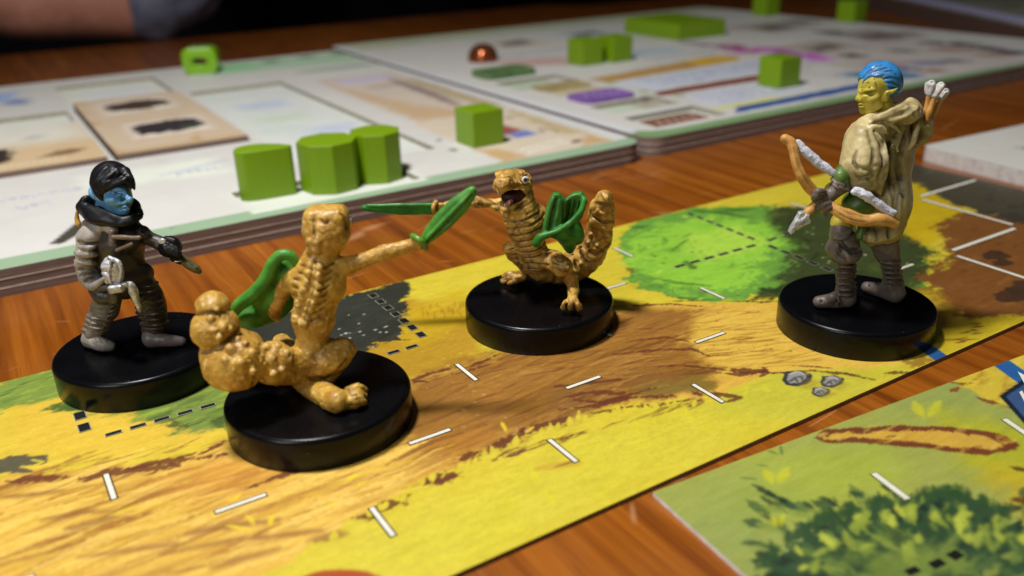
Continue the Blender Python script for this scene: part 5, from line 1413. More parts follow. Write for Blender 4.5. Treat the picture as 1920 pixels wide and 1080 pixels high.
    def lobe(pts, d, th):
        cx0 = sum(p[0] for p in pts)/len(pts); cy0 = sum(p[1] for p in pts)/len(pts); c0 = F(cx0, cy0, d)
        b.plate([(r(a-cx0), -r(c-cy0)/.92) for a, c in pts], c0, ((1, 0, 0), (0, 0, 1)), th, .008, rnd=.012)
    lobe([(985, 415), (998, 330), (1018, 255), (1046, 206), (1076, 206), (1108, 240), (1108, 300), (1095, 350), (1062, 420)], -.135, .028)
    lobe([(1096, 270), (1112, 232), (1148, 204), (1190, 198), (1214, 222), (1212, 268), (1196, 320), (1150, 372), (1105, 410), (1078, 400)], -.095, .026)
    b.rib(F, [(1002, 400), (1016, 310), (1046, 222)], 9, .006); b.rib(F, [(1046, 400), (1066, 310), (1078, 232)], 8, .006)
    b.etch(F, [(1024, 400), (1040, 310), (1062, 230)], 7, .006); b.etch(F, [(1090, 380), (1100, 320), (1100, 250)], 8, .006)
    for x in (1122, 1150, 1178): b.etch(F, [(x-22, 366), (x-2, 300), (x+10, 240)], 7, .008)
    b.rib(F, [(1106, 250), (1130, 222), (1170, 208), (1204, 222)], 8, .006)
    b.tube([F(958, 458, -.17), F(978, 428, -.18), F(1030, 412, -.185), F(1090, 385, -.18), F(1150, 338, -.165), F(1192, 290, -.15), F(1206, 236, -.13)], [r(22), r(22), r(16), r(15), r(15), r(16), r(16)], .01)
    b.ell(F(958, 458, -.17), (r(20), r(18), r(18)), None, .006)
    b.tube([F(1090, 400, -.13), F(1120, 430, -.10), F(1130, 490, -.06)], [r(48), r(52), r(24)], .02)
    b.ell(F(1160, 390, -.08), (r(40), r(50), r(80)), ((1, 0, .3), (0, 1, 0)), .02)
    b.ell(F(1105, 425, -.17), (r(26), r(14), r(20)), None, .012)
    b.disp(lumps(20, .003, 5)); b.build('leaf_shield', M_GRN, root)
lizard_front()

# ------------------------------------------------------------------ lizard seen from behind
def lizard_back():
    cx, cy = -1.0636, 4.1067
    root = figurine(cx, cy, 'ochre lizard figurine seen from behind, knobbly tail, blade stretched to the right', .497)
    F = Frame(350, 370, 2.634, cy, 356); Z = Frame(340, 340, 1.929, cy, 356); r = F.r; z = Z.r
    s = Sculpt(H)
    s.tube([F(612, 800, .0), F(620, 700, .02), F(640, 560, .04), F(655, 440, .05), F(660, 360, .06)], [r(92), r(80), r(92), r(112), r(100)], .03)
    s.cap(F(560, 390, .06), F(745, 355, .06), r(52), r(50), .04)
    s.ell(F(650, 430, .05), (r(142), .105, r(120)), ((1, 0, .12), (0, 1, 0)), .03); s.ell(F(622, 600, .03), (r(104), .09, r(110)), None, .03)
    s.tube([F(655, 340, .06), F(672, 260, .07), F(690, 190, .08)], [r(92), r(72), r(84)], .03)
    s.box(F(692, 130, .10), (r(108), .085, r(86)), ((1, 0, -.02), (0, 1, 0)), .055, .03)
    s.ell(F(690, 175, .07), (r(108), r(80), r(95)), None, .03)
    s.ell(F(775, 118, .12), (r(34), r(48), r(36)), None, .015)
    s.cap(F(700, 150, .18), F(720, 170, .30), r(78), r(60), .03)
    s.cap(F(765, 200, .09), F(740, 270, .08), r(24), r(18), .02)
    # arms
    s.tube([F(745, 345, .06), Z(620, 300, .07), Z(690, 275, .08), Z(740, 255, .09), Z(800, 240, .1), Z(850, 226, .1)], [r(50), z(34), z(28), z(30), z(27), z(22)], .02)
    s.ell(Z(846, 226, .1), (z(26), z(24), z(26)), None, .012)
    for i in range(4): s.tube([Z(842+i*4, 208+i*10, .07), Z(856+i*3, 208+i*10, .06), Z(868+i*2, 214+i*9, .08)], z(6.5), .006)
    s.tube([F(545, 385, .06), F(480, 450, .10), F(432, 540, .12), F(440, 590, .2)], [r(48), r(44), r(40), r(34)], .02)
    # right leg folded
    s.ell(F(680, 790, .02), (r(150), r(110), r(92)), ((1, 0, .18), (0, 1, 0)), .012)
    s.ell(F(772, 745, .04), (r(66), r(70), r(50)), None, .02)
    s.tube([F(800, 760, .05), F(750, 850, .03), F(700, 895, .0)], [r(40), r(28), r(36)], .016)
    P = lambda a, b, h: F.on(a, b, ZF+h)
    s.tube([F(572, 905, -.06), F(645, 950, -.06), P(740, 1005, .06)], [r(56), r(64), r(60)], .012)
    s.cap(P(740, 1005, .045), P(830, 995, .045), r(54), r(50), .014)
    for dy in (-36, -8, 22): s.tube([P(800, 985+dy, .06), P(845, 975+dy, .065), P(876, 990+dy, .03)], [r(20), r(24), r(20)], .007)
    # left leg, to the far side
    s.tube([F(570, 800, .05), F(500, 760, .22), F(470, 720, .30)], [r(70), r(62), r(50)], .02)
    s.tube([F(470, 730, .30), F(500, 800, .34), P(520, 800, .05)], [r(40), r(34), r(40)], .02)
    s.cap(P(520, 800, .04), P(440, 790, .03), r(40), r(34), .02)
    # tail: four swollen segments
    s.tube([F(560, 830, -.03), F(480, 830, -.10), F(430, 820, -.14)], [r(95), r(98), r(108)], .012)
    s.ell(F(425, 815, -.14), (r(112), r(100), r(106)), None, .010)
    s.ell(F(238, 818, -.22), (r(158), r(130), r(136)), ((1, 0, .25), (0, 1, 0)), .010)
    s.ell(F(165, 770, -.20), (r(98), r(100), r(90)), None, .02)
    s.ell(F(142, 648, -.18), (r(116), r(104), r(108)), ((1, 0, .3), (0, 1, 0)), .008)
    s.ell(F(128, 536, -.15), (r(80), r(80), r(70)), ((1, 0, -.2), (0, 1, 0)), .008)
    s.cap(F(180, 700, -.12), F(300, 740, -.08), r(70), r(80), .02)
    rs = np.random.RandomState(8)
    for (a, b, sz) in ((320, 770, 24), (265, 815, 26), (215, 745, 24), (418, 795, 24), (490, 770, 20), (180, 640, 22), (120, 600, 18), (430, 870, 20), (330, 860, 20), (395, 740, 20), (250, 700, 18), (215, 650, 18), (160, 690, 18),
                     (360, 810, 16), (470, 850, 16), (290, 720, 16), (190, 800, 16), (150, 560, 12), (505, 800, 15), (450, 735, 15), (130, 660, 14), (280, 890, 14), (375, 900, 14)):
        s.bead(F, a, b, sz*1.1, .008, .0)
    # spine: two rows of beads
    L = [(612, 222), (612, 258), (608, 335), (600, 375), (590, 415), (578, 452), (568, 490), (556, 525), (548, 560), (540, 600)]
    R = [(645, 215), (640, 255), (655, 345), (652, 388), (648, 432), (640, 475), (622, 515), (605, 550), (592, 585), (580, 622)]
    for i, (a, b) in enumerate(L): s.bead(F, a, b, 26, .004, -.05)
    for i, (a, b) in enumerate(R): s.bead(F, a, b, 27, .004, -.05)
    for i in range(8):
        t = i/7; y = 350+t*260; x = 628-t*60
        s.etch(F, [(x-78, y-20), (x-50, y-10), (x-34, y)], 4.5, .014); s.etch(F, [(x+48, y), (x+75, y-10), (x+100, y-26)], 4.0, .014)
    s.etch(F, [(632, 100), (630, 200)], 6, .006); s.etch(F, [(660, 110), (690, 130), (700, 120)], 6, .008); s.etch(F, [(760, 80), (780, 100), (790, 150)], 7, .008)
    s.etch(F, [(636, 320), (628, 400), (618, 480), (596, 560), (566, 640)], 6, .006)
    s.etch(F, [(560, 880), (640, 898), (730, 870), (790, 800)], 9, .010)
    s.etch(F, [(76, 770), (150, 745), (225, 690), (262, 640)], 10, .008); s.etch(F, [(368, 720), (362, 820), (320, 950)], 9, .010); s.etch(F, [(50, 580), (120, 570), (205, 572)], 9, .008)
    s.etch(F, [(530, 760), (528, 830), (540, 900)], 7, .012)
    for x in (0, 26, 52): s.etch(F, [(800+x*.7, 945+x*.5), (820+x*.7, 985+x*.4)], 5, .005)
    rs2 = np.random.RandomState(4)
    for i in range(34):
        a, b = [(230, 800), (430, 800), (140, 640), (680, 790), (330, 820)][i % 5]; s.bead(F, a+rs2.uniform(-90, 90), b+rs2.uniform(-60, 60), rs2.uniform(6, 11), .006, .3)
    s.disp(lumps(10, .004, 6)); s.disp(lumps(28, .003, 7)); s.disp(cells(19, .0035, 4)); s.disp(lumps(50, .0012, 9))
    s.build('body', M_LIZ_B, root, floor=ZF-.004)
    e = Sculpt(H*.6); e.ell(F(796, 118, .12), (r(20), r(30), r(24)), None, .004); eye = e.build('eye', M_EYEW, root)
    e = Sculpt(H*.6); e.ell(F(808, 118, .13), (r(12), r(18), r(15)), None, .004); e.build('pupil', M_BLACK, eye)
    # blade: a leaf curving up to the right
    b = Sculpt(H*.8)
    c = [(878, 218), (915, 175), (955, 135), (1000, 90), (1040, 50), (1062, 20)]
    wd = [18, 30, 36, 34, 24, 6]
    def leaf(c, wd, th, d0, up=(0, 0, 1)):
        for i in range(len(c)-1):
            for t in (0, .34, .67):
                x = c[i][0]*(1-t)+c[i+1][0]*t; y = c[i][1]*(1-t)+c[i+1][1]*t; w = wd[i]*(1-t)+wd[i+1]*t
                dx, dy = c[i+1][0]-c[i][0], c[i+1][1]-c[i][1]
                b.ell(Z(x, y, d0), (z(w*1.0), z(w), th), ((dx, 0, -dy), (-dy*-1, 0, dx)) if False else ((dx, 0.0, -dy), (dy, 0.0, dx)), .014)
    leaf(c, wd, .018, .09)
    b.tube([Z(885, 210, .06), Z(960, 132, .065), Z(1045, 45, .07)], [z(5), z(6), z(3)], .006)
    b.tube([Z(895, 215, .075), Z(975, 150, .072), Z(1052, 50, .075)], [z(4), z(5), z(3)], .005)
    b.etch(Z, [(890, 215), (968, 146), (1048, 48)], 1.8, .005)
    b.disp(lumps(18, .003, 8)); b.build('blade', M_GRN3, root)
    b = Sculpt(H*.7)
    b.tube([Z(838, 198, .08), Z(858, 210, .05), Z(874, 222, .05), Z(884, 240, .08)], [z(12), z(12), z(12), z(11)], .008); b.build('hilt_ring', M_GRN2, root)
    # curved shield at the left
    b = Sculpt(H*.8)
    rim = [(228, 575), (262, 530), (330, 478), (392, 405), (430, 320), (470, 285), (520, 292), (545, 335)]
    b.tube([F(a, c_, .06) for a, c_ in rim], [r(26), r(32), r(36), r(34), r(32), r(28), r(24), r(20)], .012)
    def bowl(a, c_, d, ra, rb, rc): b.ell(F(a, c_, d), (r(ra), r(rb), r(rc)), ((1, 0, .62), (0, 1, 0)), .03)
    bowl(400, 520, .18, 190, 60, 108)
    b.ell(F(490, 380, .13), (r(66), r(60), r(100)), ((1, 0, .3), (0, 1, 0)), .02); b.ell(F(420, 470, .12), (r(120), r(50), r(90)), ((1, 0, .9), (0, 1, 0)), .02)
    b.ell(F(320, 590, .14), (r(90), r(60), r(60)), None, .03)
    b.disp(lumps(16, .003, 9)); b.build('leaf_shield', M_GRN3, root)
M_GRN3 = paint_mat('leaf_green_paint', (84, 154, 52), (52, 118, 36), .42, .4, 10, .2)
lizard_back()
# ------------------------------------------------------------------ archer
M_SKIN_Y = paint_mat('yellow_green_skin_paint', (200, 186, 74), (160, 146, 52), .38, .45, 12, .15)
M_HAIR_B = paint_mat('bright_blue_paint', (62, 144, 200), (40, 108, 174), .34, .5, 14, .15)
M_CLOAK = paint_mat('washed_tan_paint', (198, 182, 132), (146, 128, 84), .42, .45, 6, .3, thr=(.34, .6))
M_TAUPE = paint_mat('taupe_paint', (118, 106, 98), (86, 76, 70), .45, .45, 10, .25)
M_BOWWOOD = paint_mat('orange_wood_paint', (206, 156, 84), (164, 114, 52), .44, .4, 9, .25, thr=(.35, .6), lining=.4)
M_STRING = paint_mat('white_string_paint', (214, 214, 224), (176, 176, 190), .6, .3, 40, .8, fine=110)
M_TUNIC = paint_mat('green_cloth_paint', (92, 120, 46), (60, 86, 32), .4, .45, 10, .25)
def metal_paint():
    t = NT('silver_paint'); v = t.coords()
    col = t.ramp(t.noise(v, 26, 4, .6), [(.35, rgba((150, 150, 154))), (.62, rgba((214, 214, 218)))])
    t.base(col); t.set(.34, .6, .35); t.bump(t.noise(v, 34, 3), .6, .02); return t.m
M_SILVER = metal_paint()
def boot(s, P, heel, mid, toe, r0, r1, r2, k=.015):
    s.tube([P(*heel), P(*mid), P(*toe)], [r0, r1, r2], k)

def archer():
    cx, cy = 2.1947, 5.0308
    root = figurine(cx, cy, 'archer figurine with bright blue hair, yellow face, tan hooded cloak, bow and arrows', .478)
    D = Frame(1420, 100, 1.8, cy, 301); Hd = Frame(1570, 100, 6, cy, 301); B = Frame(1450, 240, 4.907, cy, 301); L = Frame(1500, 400, 5.683, cy, 301)
    r = D.r; h = Hd.r; b_ = B.r; l = L.r
    PL = lambda a, b, z: L.on(a, b, ZF+z)
    dl = PL(480, 900, .05)[1]-cy; dr = PL(1000, 860, .05)[1]-cy
    # ---- bare body: head, neck, torso core, arms and legs under the clothes
    s = Sculpt(H*.8)
    s.ell(Hd(455, 330, .0), (h(185), .098, h(190)), None, .02)                     # cranium
    s.ell(Hd(385, 470, .0), (h(140), .082, h(165)), ((1, 0, .08), (0, 1, 0)), .03)  # face
    s.cap(Hd(340, 590, -.01), Hd(292, 632, -.01), h(66), h(40), .03)                    # chin
    s.tube([Hd(300, 645, -.02), Hd(380, 640, -.055), Hd(470, 580, -.07)], [h(32), h(40), h(40)], .02)   # jaw
    s.tube([Hd(268, 430, -.01), Hd(236, 500, -.012)], [h(20), h(28)], .010)         # nose
    s.ell(Hd(232, 515, -.012), (h(28), h(30), h(22)), None, .006)
    s.ell(Hd(262, 528, -.03), (h(18), h(18), h(14)), None, .006)
    s.tube([Hd(250, 418, .0), Hd(290, 432, -.045), Hd(350, 415, -.078), Hd(410, 412, -.085)], [h(17), h(20), h(20), h(12)], .010)   # brow
    s.ell(Hd(330, 470, -.085), (h(66), h(60), h(26)), ((1, 0, .1), (0, 1, 0)), .012, '-')
    s.ell(Hd(325, 476, -.062), (h(34), h(36), h(17)), ((1, 0, .12), (0, 1, 0)), .006)
    s.tube([Hd(290, 508, -.05), Hd(370, 520, -.075), Hd(440, 500, -.085)], [h(22), h(36), h(30)], .02)    # cheek
    s.tube([Hd(238, 575, -.02), Hd(270, 570, -.04), Hd(310, 580, -.055)], h(9), .008)      # lips
    s.tube([Hd(240, 588, -.02), Hd(275, 590, -.046), Hd(318, 586, -.062)], h(5), .005, '-')
    s.tube([Hd(242, 603, -.02), Hd(270, 604, -.04), Hd(300, 600, -.05)], h(9), .008)
    s.ell(Hd(545, 470, -.08), (h(40), h(30), h(62)), ((1, 0, .2), (0, 1, 0)), .010)     # ear
    s.tube([Hd(540, 520, -.085), Hd(560, 450, -.098), Hd(610, 430, -.10), Hd(672, 398, -.10)], [h(20), h(20), h(24), h(9)], .008)
    s.ell(Hd(580, 465, -.112), (h(34), h(22), h(18)), ((1, 0, .6), (0, 1, 0)), .008, '-')
    s.ell(Hd(335, 322, -.075), (h(20), h(16), h(13)), None, .010)                       # forehead studs
    s.ell(Hd(410, 285, -.088), (h(15), h(14), h(9)), None, .008)
    s.ell(Hd(270, 375, -.045), (h(15), h(14), h(9)), None, .008)
    s.tube([Hd(500, 560, .0), Hd(500, 700, .02)], [h(112), h(118)], .02)
    s.tube([D(440, 215, .03), D(430, 330, .03), D(425, 450, .03), D(425, 560, .02)], [r(50), r(66), r(58), r(58)], .03)
    s.tube([D(395, 250, -.08), D(350, 350, -.16), D(300, 420, -.16), D(250, 460, -.16)], [r(34), r(28), r(24), r(22)], .02)
    s.tube([D(480, 250, .10), D(470, 340, .14), D(420, 420, .08)], [r(32), r(28), r(22)], .02)
    s.tube([L(440, 100, dl), L(470, 400, dl), L(485, 860, dl)], [l(110), l(90), l(70)], .03)
    s.tube([L(880, 200, dr), L(960, 500, dr), L(1000, 820, dr)], [l(110), l(80), l(66)], .03)
    body = s.build('body', M_SKIN_Y, root, floor=ZF)
    e = Sculpt(H*.5); e.ell(Hd(322, 476, -.062), (h(24), h(30), h(10)), ((1, 0, .12), (0, 1, 0)), .004); e.build('eye', M_EYEW, body)
    # ---- hair
    s = Sculpt(H*.8)
    s.ell(Hd(485, 300, .01), (h(222), .112, h(196)), ((1, 0, -.25), (0, 1, 0)), .02)
    s.ell(Hd(600, 380, .0), (h(105), .085, h(95)), None, .02)
    s.ell(Hd(385, 440, -.10), (h(165), .10, h(170)), ((1, 0, -.2), (0, 1, 0)), .014, '-')
    s.ell(Hd(250, 420, -.02), (h(90), .09, h(110)), None, .014, '-')
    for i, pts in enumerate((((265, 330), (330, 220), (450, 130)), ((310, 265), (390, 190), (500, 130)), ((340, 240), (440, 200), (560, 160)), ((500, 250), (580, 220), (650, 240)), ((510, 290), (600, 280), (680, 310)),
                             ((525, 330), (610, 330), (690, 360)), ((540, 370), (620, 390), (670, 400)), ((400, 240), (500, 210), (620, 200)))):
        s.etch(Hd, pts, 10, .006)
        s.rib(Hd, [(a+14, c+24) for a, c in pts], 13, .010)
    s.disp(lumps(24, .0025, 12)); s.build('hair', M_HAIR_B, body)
    # ---- cloak
    s = Sculpt(H)
    s.tube([D(440, 235, .02), D(435, 330, .02), D(440, 430, .03), D(432, 520, .03), D(415, 585, .02)], [r(60), r(78), r(72), r(72), r(76)], .03)
    s.ell(D(432, 500, .02), (r(76), .20, r(130)), None, .03)
    s.tube([D(395, 245, -.07), D(362, 300, -.13), D(352, 370, -.17), D(372, 420, -.16)], [r(46), r(60), r(66), r(48)], .03)   # near sleeve
    s.ell(D(362, 372, -.16), (r(68), r(60), r(92)), ((1, 0, -.18), (0, 1, 0)), .03)
    s.tube([D(400, 430, -.16), D(415, 476, -.15)], [r(34), r(8)], .02)
    s.tube([D(470, 240, .08), D(480, 320, .10), D(472, 420, .08)], [r(40), r(42), r(36)], .03)
    s.tube([D(500, 320, .02), D(500, 380, .02), D(486, 470, .02), D(484, 560, .02), D(470, 590, .02)], [r(34), r(22), r(24), r(20), r(22)], .02)
    # hood: thick folded ring round the neck
    s.tube([Hd(370, 715, -.03), Hd(420, 745, -.13), Hd(530, 710, -.17), Hd(660, 660, -.16), Hd(780, 590, -.10), Hd(820, 560, -.02), Hd(780, 610, .08), Hd(600, 640, .14), Hd(420, 680, .10), Hd(370, 715, -.03)], [h(34), h(52), h(64), h(66), h(58), h(50), h(56), h(60), h(44), h(34)], .02)
    s.ell(Hd(760, 660, -.04), (h(150), .13, h(105)), ((1, 0, .2), (0, 1, 0)), .03)
    s.ell(Hd(760, 615, .00), (h(90), .085, h(40)), ((1, 0, .4), (0, 1, 0)), .016, '-')
    s.ell(Hd(640, 690, -.10), (h(250), .10, h(80)), ((1, 0, .42), (0, 1, 0)), .03); s.ell(Hd(850, 620, -.04), (h(80), .08, h(80)), None, .02)
    s.tube([Hd(690, 750, -.15), Hd(790, 780, -.13), Hd(880, 720, -.08), Hd(900, 620, -.03)], [h(28), h(30), h(34), h(34)], .016)
    s.tube([Hd(560, 760, -.17), Hd(650, 830, -.17), Hd(720, 900, -.15)], [h(24), h(28), h(20)], .02)
    s.tube([Hd(390, 830, -.18), Hd(480, 830, -.19), Hd(560, 900, -.19), Hd(640, 1010, -.18), Hd(680, 1100, -.16)], [h(26), h(34), h(30), h(26), h(20)], .016)
    s.etch(Hd, [(560, 745), (680, 700), (800, 650), (870, 600)], 20, .016); s.etch(Hd, [(520, 690), (640, 655), (760, 590)], 12, .014); s.etch(Hd, [(600, 820), (700, 790), (820, 780)], 14, .014); s.etch(Hd, [(780, 560), (850, 600), (880, 680)], 12, .012)
    # hem
    s.tube([D(346, 606, -.12), D(380, 622, -.16), D(430, 622, -.16), D(470, 600, -.10)], [r(14), r(16), r(14), r(14)], .02)
    s.ell(D(415, 575, -.02), (r(68), .16, r(52)), None, .03)
    # carved folds
    for pts, w, k in ((((395, 262), (415, 300), (425, 350), (412, 420), (418, 470)), 5, .014), (((470, 270), (455, 330), (462, 400), (470, 470), (462, 540)), 7, .02),
                      (((440, 275), (448, 340), (440, 410), (455, 480)), 5, .014), (((505, 265), (488, 330), (480, 400), (490, 480)), 8, .02),
                      (((345, 430), (380, 425), (410, 465)), 4, .014), (((430, 520), (445, 560), (440, 620)), 5, .014), (((395, 590), (400, 630)), 4, .012), (((372, 590), (366, 630)), 4, .012),
                      (((335, 330), (325, 365), (340, 390)), 4, .012), (((380, 240), (430, 235), (480, 262)), 4, .014)):
        s.etch(D, pts, w*1.25, k*.6)
    for pts in (((430, 290), (436, 350), (430, 420)), ((458, 300), (452, 360), (460, 430)), ((480, 480), (476, 540), (466, 590)), ((446, 480), (450, 540))):
        s.rib(D, pts, 9, .02)
    for pts in (((372, 262), (392, 330), (388, 400), (400, 450)), ((330, 410), (350, 420), (385, 410)), ((340, 385), (372, 392), (400, 380))):
        s.etch(D, pts, 5, .016)
    s.disp(lumps(7, .010, 13)); s.disp(lumps(15, .005, 14)); s.disp(lumps(40, .002, 15))
    cl = s.build('cloak', M_CLOAK, root)
    # ---- green tunic under it
    s = Sculpt(H)
    s.ell(B(790, 690, -.11), (b_(150), .10, b_(120)), None, .02); s.tube([B(640, 400, -.17), B(625, 455, -.20), B(600, 480, -.20)], [b_(70), b_(76), b_(60)], .02)
    s.tube([B(820, 930, -.13), B(800, 990, -.14)], [b_(46), b_(44)], .02)
    s.disp(lumps(16, .006, 16)); s.build('tunic', M_TUNIC, root)
    # ---- trousers
    s = Sculpt(H)
    s.tube([L(440, 100, dl), L(430, 200, dl-.02), L(470, 330, dl-.02), L(480, 430, dl)], [l(95), l(110), l(150), l(130)], .03)
    s.ell(L(465, 400, dl-.02), (l(172), .14, l(118)), None, .03)
    s.tube([L(850, 120, dr+.02), L(900, 300, dr), L(940, 440, dr)], [l(160), l(150), l(120)], .03)
    for pts in (((375, 290), (430, 300), (520, 230), (600, 180)), ((450, 340), (520, 400), (640, 380)), ((520, 430), (560, 400), (640, 395)), ((380, 420), (430, 480), (500, 500)), ((420, 250), (440, 330), (430, 400))):
        s.etch(L, pts, 22, .014)
    for pts in (((370, 260), (450, 260), (540, 185)), ((440, 380), (500, 440), (520, 500)), ((480, 300), (560, 340), (630, 370))):
        s.rib(L, pts, 24, .016)
    s.disp(lumps(14, .008, 17)); s.build('trousers', M_TAUPE, root)
    # ---- boots with wrapped shafts
    for (shaft, ft, dd, sd) in (([(485, 560), (480, 700), (490, 820)], [(500, 895), (340, 915), (205, 935)], dl, 1), ([(965, 520), (975, 640), (990, 740)], [(1020, 850), (880, 810), (715, 775)], dr, 2)):
        s = Sculpt(H*.9)
        s.tube([L(a, c, dd) for a, c in shaft], [l(102), l(92), l(100)], .02)
        q = ft
        s.tube([PL(q[0][0], q[0][1]+20, .06), PL(q[1][0], q[1][1]+14, .055), PL(q[2][0], q[2][1]+14, .045)], [l(92), l(80), l(66)], .02)
        s.tube([L(shaft[2][0], shaft[2][1], dd), PL(q[0][0], q[0][1], .07)], [l(96), l(90)], .02)
        s.tube([L(shaft[2][0]-30, shaft[2][1]+20, dd-.03), PL(q[1][0]+10, q[1][1]-15, .09)], [l(60), l(50)], .03)
        for i in range(6 if sd == 1 else 5):
            t = i/5; x = shaft[0][0]*(1-t)+shaft[2][0]*t; y = shaft[0][1]*(1-t)+(shaft[2][1]+40)*t
            s.tube([L(x-100, y-6, dd-.01), L(x-50, y+10, dd-.10), L(x+40, y+12, dd-.11), L(x+105, y-4, dd-.01)], [l(15)]*4, .008)
        s.tube([PL(q[1][0]+60, q[1][1]-60, .09), PL(q[1][0]+74, q[1][1]+20, .09), PL(q[1][0]+66, q[1][1]+66, .03)], [l(14)]*3, .008)
        s.tube([PL(q[2][0]+10, q[2][1]-25, .09), PL(q[2][0]+40, q[2][1]+40, .03)], l(7), .01, '-')
        s.disp(lumps(18, .005, 18+sd)); s.build('boot', M_TAUPE, root, floor=ZF-.003)
    # ---- glove
    s = Sculpt(H*.8)
    s.tube([B(625, 520, -.19), B(560, 580, -.19), B(500, 640, -.20)], [b_(74), b_(66), b_(58)], .02)
    s.tube([B(690, 545, -.17), B(625, 540, -.19)], [b_(40), b_(64)], .02)
    s.tube([B(552, 520, -.25), B(600, 556, -.27), B(680, 566, -.24)], b_(14), .01)
    s.tube([B(540, 470, -.20), B(570, 500, -.24), B(640, 530, -.25)], b_(16), .01)
    s.ell(B(448, 655, -.205), (b_(76), b_(66), b_(78)), None, .02)
    for i, (a, c, a2, c2) in enumerate(((388, 600, 440, 570), (376, 640, 420, 610), (430, 720, 500, 680), (470, 760, 520, 716))):
        s.tube([B(a2+20, c2+20, -.235), B((a+a2)/2, (c+c2)/2, -.265), B(a, c, -.235), B(a+12, c+26, -.19)], [b_(29)]*4, .007)
    s.tube([B(440, 700, -.2), B(400, 730, -.22), B(385, 760, -.22)], [b_(30), b_(26), b_(20)], .01)
    s.disp(lumps(20, .003, 20)); s.build('glove', M_TAUPE, root)
    # ---- bow
    s = Sculpt(H*.8)
    s.tube([B(112, 96, -.10), B(170, 140, -.12), B(195, 250, -.16), B(250, 420, -.19), B(345, 560, -.20), B(430, 650, -.20), B(560, 735, -.24), B(700, 815, -.28), B(830, 850, -.30), B(960, 835, -.31), B(1060, 850, -.31), B(1110, 878, -.31)],
           [b_(42), b_(44), b_(38), b_(45), b_(50), b_(40), b_(50), b_(58), b_(56), b_(54), b_(56), b_(48)], .02)
    s.etch(B, [(225, 280), (275, 430), (370, 570)], 7, .006); s.etch(B, [(190, 180), (215, 300), (240, 380)], 5, .006); s.etch(B, [(560, 760), (700, 840), (860, 870)], 6, .006); s.etch(B, [(620, 740), (720, 790), (900, 820)], 5, .006)
    s.disp(lumps(14, .005, 21)); bow = s.build('bow', M_BOWWOOD, root)
    for pts in (([(218, 140, -.12), (330, 250, -.15), (430, 330, -.17), (545, 412, -.19)]), ([(755, 582, -.27), (850, 620, -.29), (960, 700, -.30), (1095, 785, -.31)])):
        s = Sculpt(H*.7); s.tube([B(*q) for q in pts], [b_(36), b_(40), b_(40), b_(34)], .01); s.disp(lumps(40, .005, 22)); s.disp(lumps(90, .002, 23)); s.build('bowstring', M_STRING, bow)
    # ---- nocked arrow
    s = Sculpt(H*.8); s.cap(B(430, 660, -.20), B(315, 780, -.21), b_(34), b_(40), .01); s.disp(lumps(20, .003, 24)); ar = s.build('arrow_shaft', M_BOWWOOD, root)
    s = Sculpt(H*.6)
    a0 = B(150, 955, -.22); a1 = B(300, 800, -.22)
    P0 = np.array(a0); dirn = U3(np.array(a1)-P0); side = U3(np.array(B(345, 850, -.22))-np.array(B(258, 758, -.22)))
    Lh = np.linalg.norm(np.array(a1)-P0)
    s.plate([(-.004, -.006), (Lh*.9, -b_(68)), (Lh*1.06, -b_(40)), (Lh*1.0, b_(10)), (Lh*.96, b_(62)), (Lh*.86, b_(72)), (-.004, .01)], P0, (dirn, side), .022, .006, rnd=.008)
    s.cap(P0+dirn*.01+np.array([0, -.012, 0]), P0+dirn*Lh+np.array([0, -.014, 0]), .008, .014, .012)
    s.disp(lumps(30, .004, 25)); s.build('arrowhead', M_SILVER, root)
    # ---- quiver and its arrows
    s = Sculpt(H)
    s.tube([Hd(985, 760, .03), Hd(960, 900, .03), D(515, 300, .04), D(495, 350, .04)], [h(88), h(92), r(36), r(24)], .02)
    s.tube([Hd(930, 800, -.06), Hd(1000, 830, -.05), Hd(1050, 790, .02)], h(20), .012)
    s.tube([Hd(935, 640, .0), Hd(925, 760, -.06), Hd(880, 900, -.09), Hd(850, 1010, -.09), Hd(800, 1080, -.08)], [h(30), h(34), h(32), h(26), h(18)], .016)
    s.tube([Hd(905, 690, .0), Hd(895, 850, .01), Hd(850, 1010, .01)], [h(62), h(64), h(56)], .02)
    s.etch(Hd, [(960, 700), (950, 850), (900, 1000)], 14, .012)
    s.disp(lumps(12, .008, 26)); s.build('quiver', M_CLOAK, root)
    for a, b2, dd, fl in (((985, 740), (1035, 470), .0, [(1040, 450), (1060, 350)]), ((1010, 745), (1095, 490), -.02, [(1100, 470), (1165, 370)]), ((1040, 760), (1160, 520), .03, [(1165, 500), (1215, 440)])):
        s = Sculpt(H*.6); s.cap(Hd(a[0], a[1], dd), Hd(b2[0], b2[1], dd), h(32), h(30), .005); s.disp(lumps(26, .002, 27)); sh = s.build('arrow_shaft', M_BOWWOOD, root)
        s = Sculpt(H*.6)
        s.cap(Hd(fl[0][0], fl[0][1], dd), Hd(fl[1][0], fl[1][1], dd), h(40), h(44), .01)
        for k in range(3):
            an = k*2.09+.4; ox, oy = math.cos(an)*h(34), math.sin(an)*h(34)
            s.cap(np.array(Hd(fl[0][0], fl[0][1], dd))+[ox, oy, 0], np.array(Hd(fl[1][0], fl[1][1], dd))+[ox*1.3, oy*1.3, 0], h(16), h(20), .006)
        s.ell(Hd(fl[1][0]+5, fl[1][1]-22, dd-.02), (h(22), h(22), h(14)), None, .006, '-')
        s.disp(lumps(30, .004, 28)); s.build('fletching', M_FLETCH, sh)
M_FLETCH = paint_mat('off_white_paint', (206, 202, 198), (160, 154, 150), .45, .45, 20, .3)
archer()

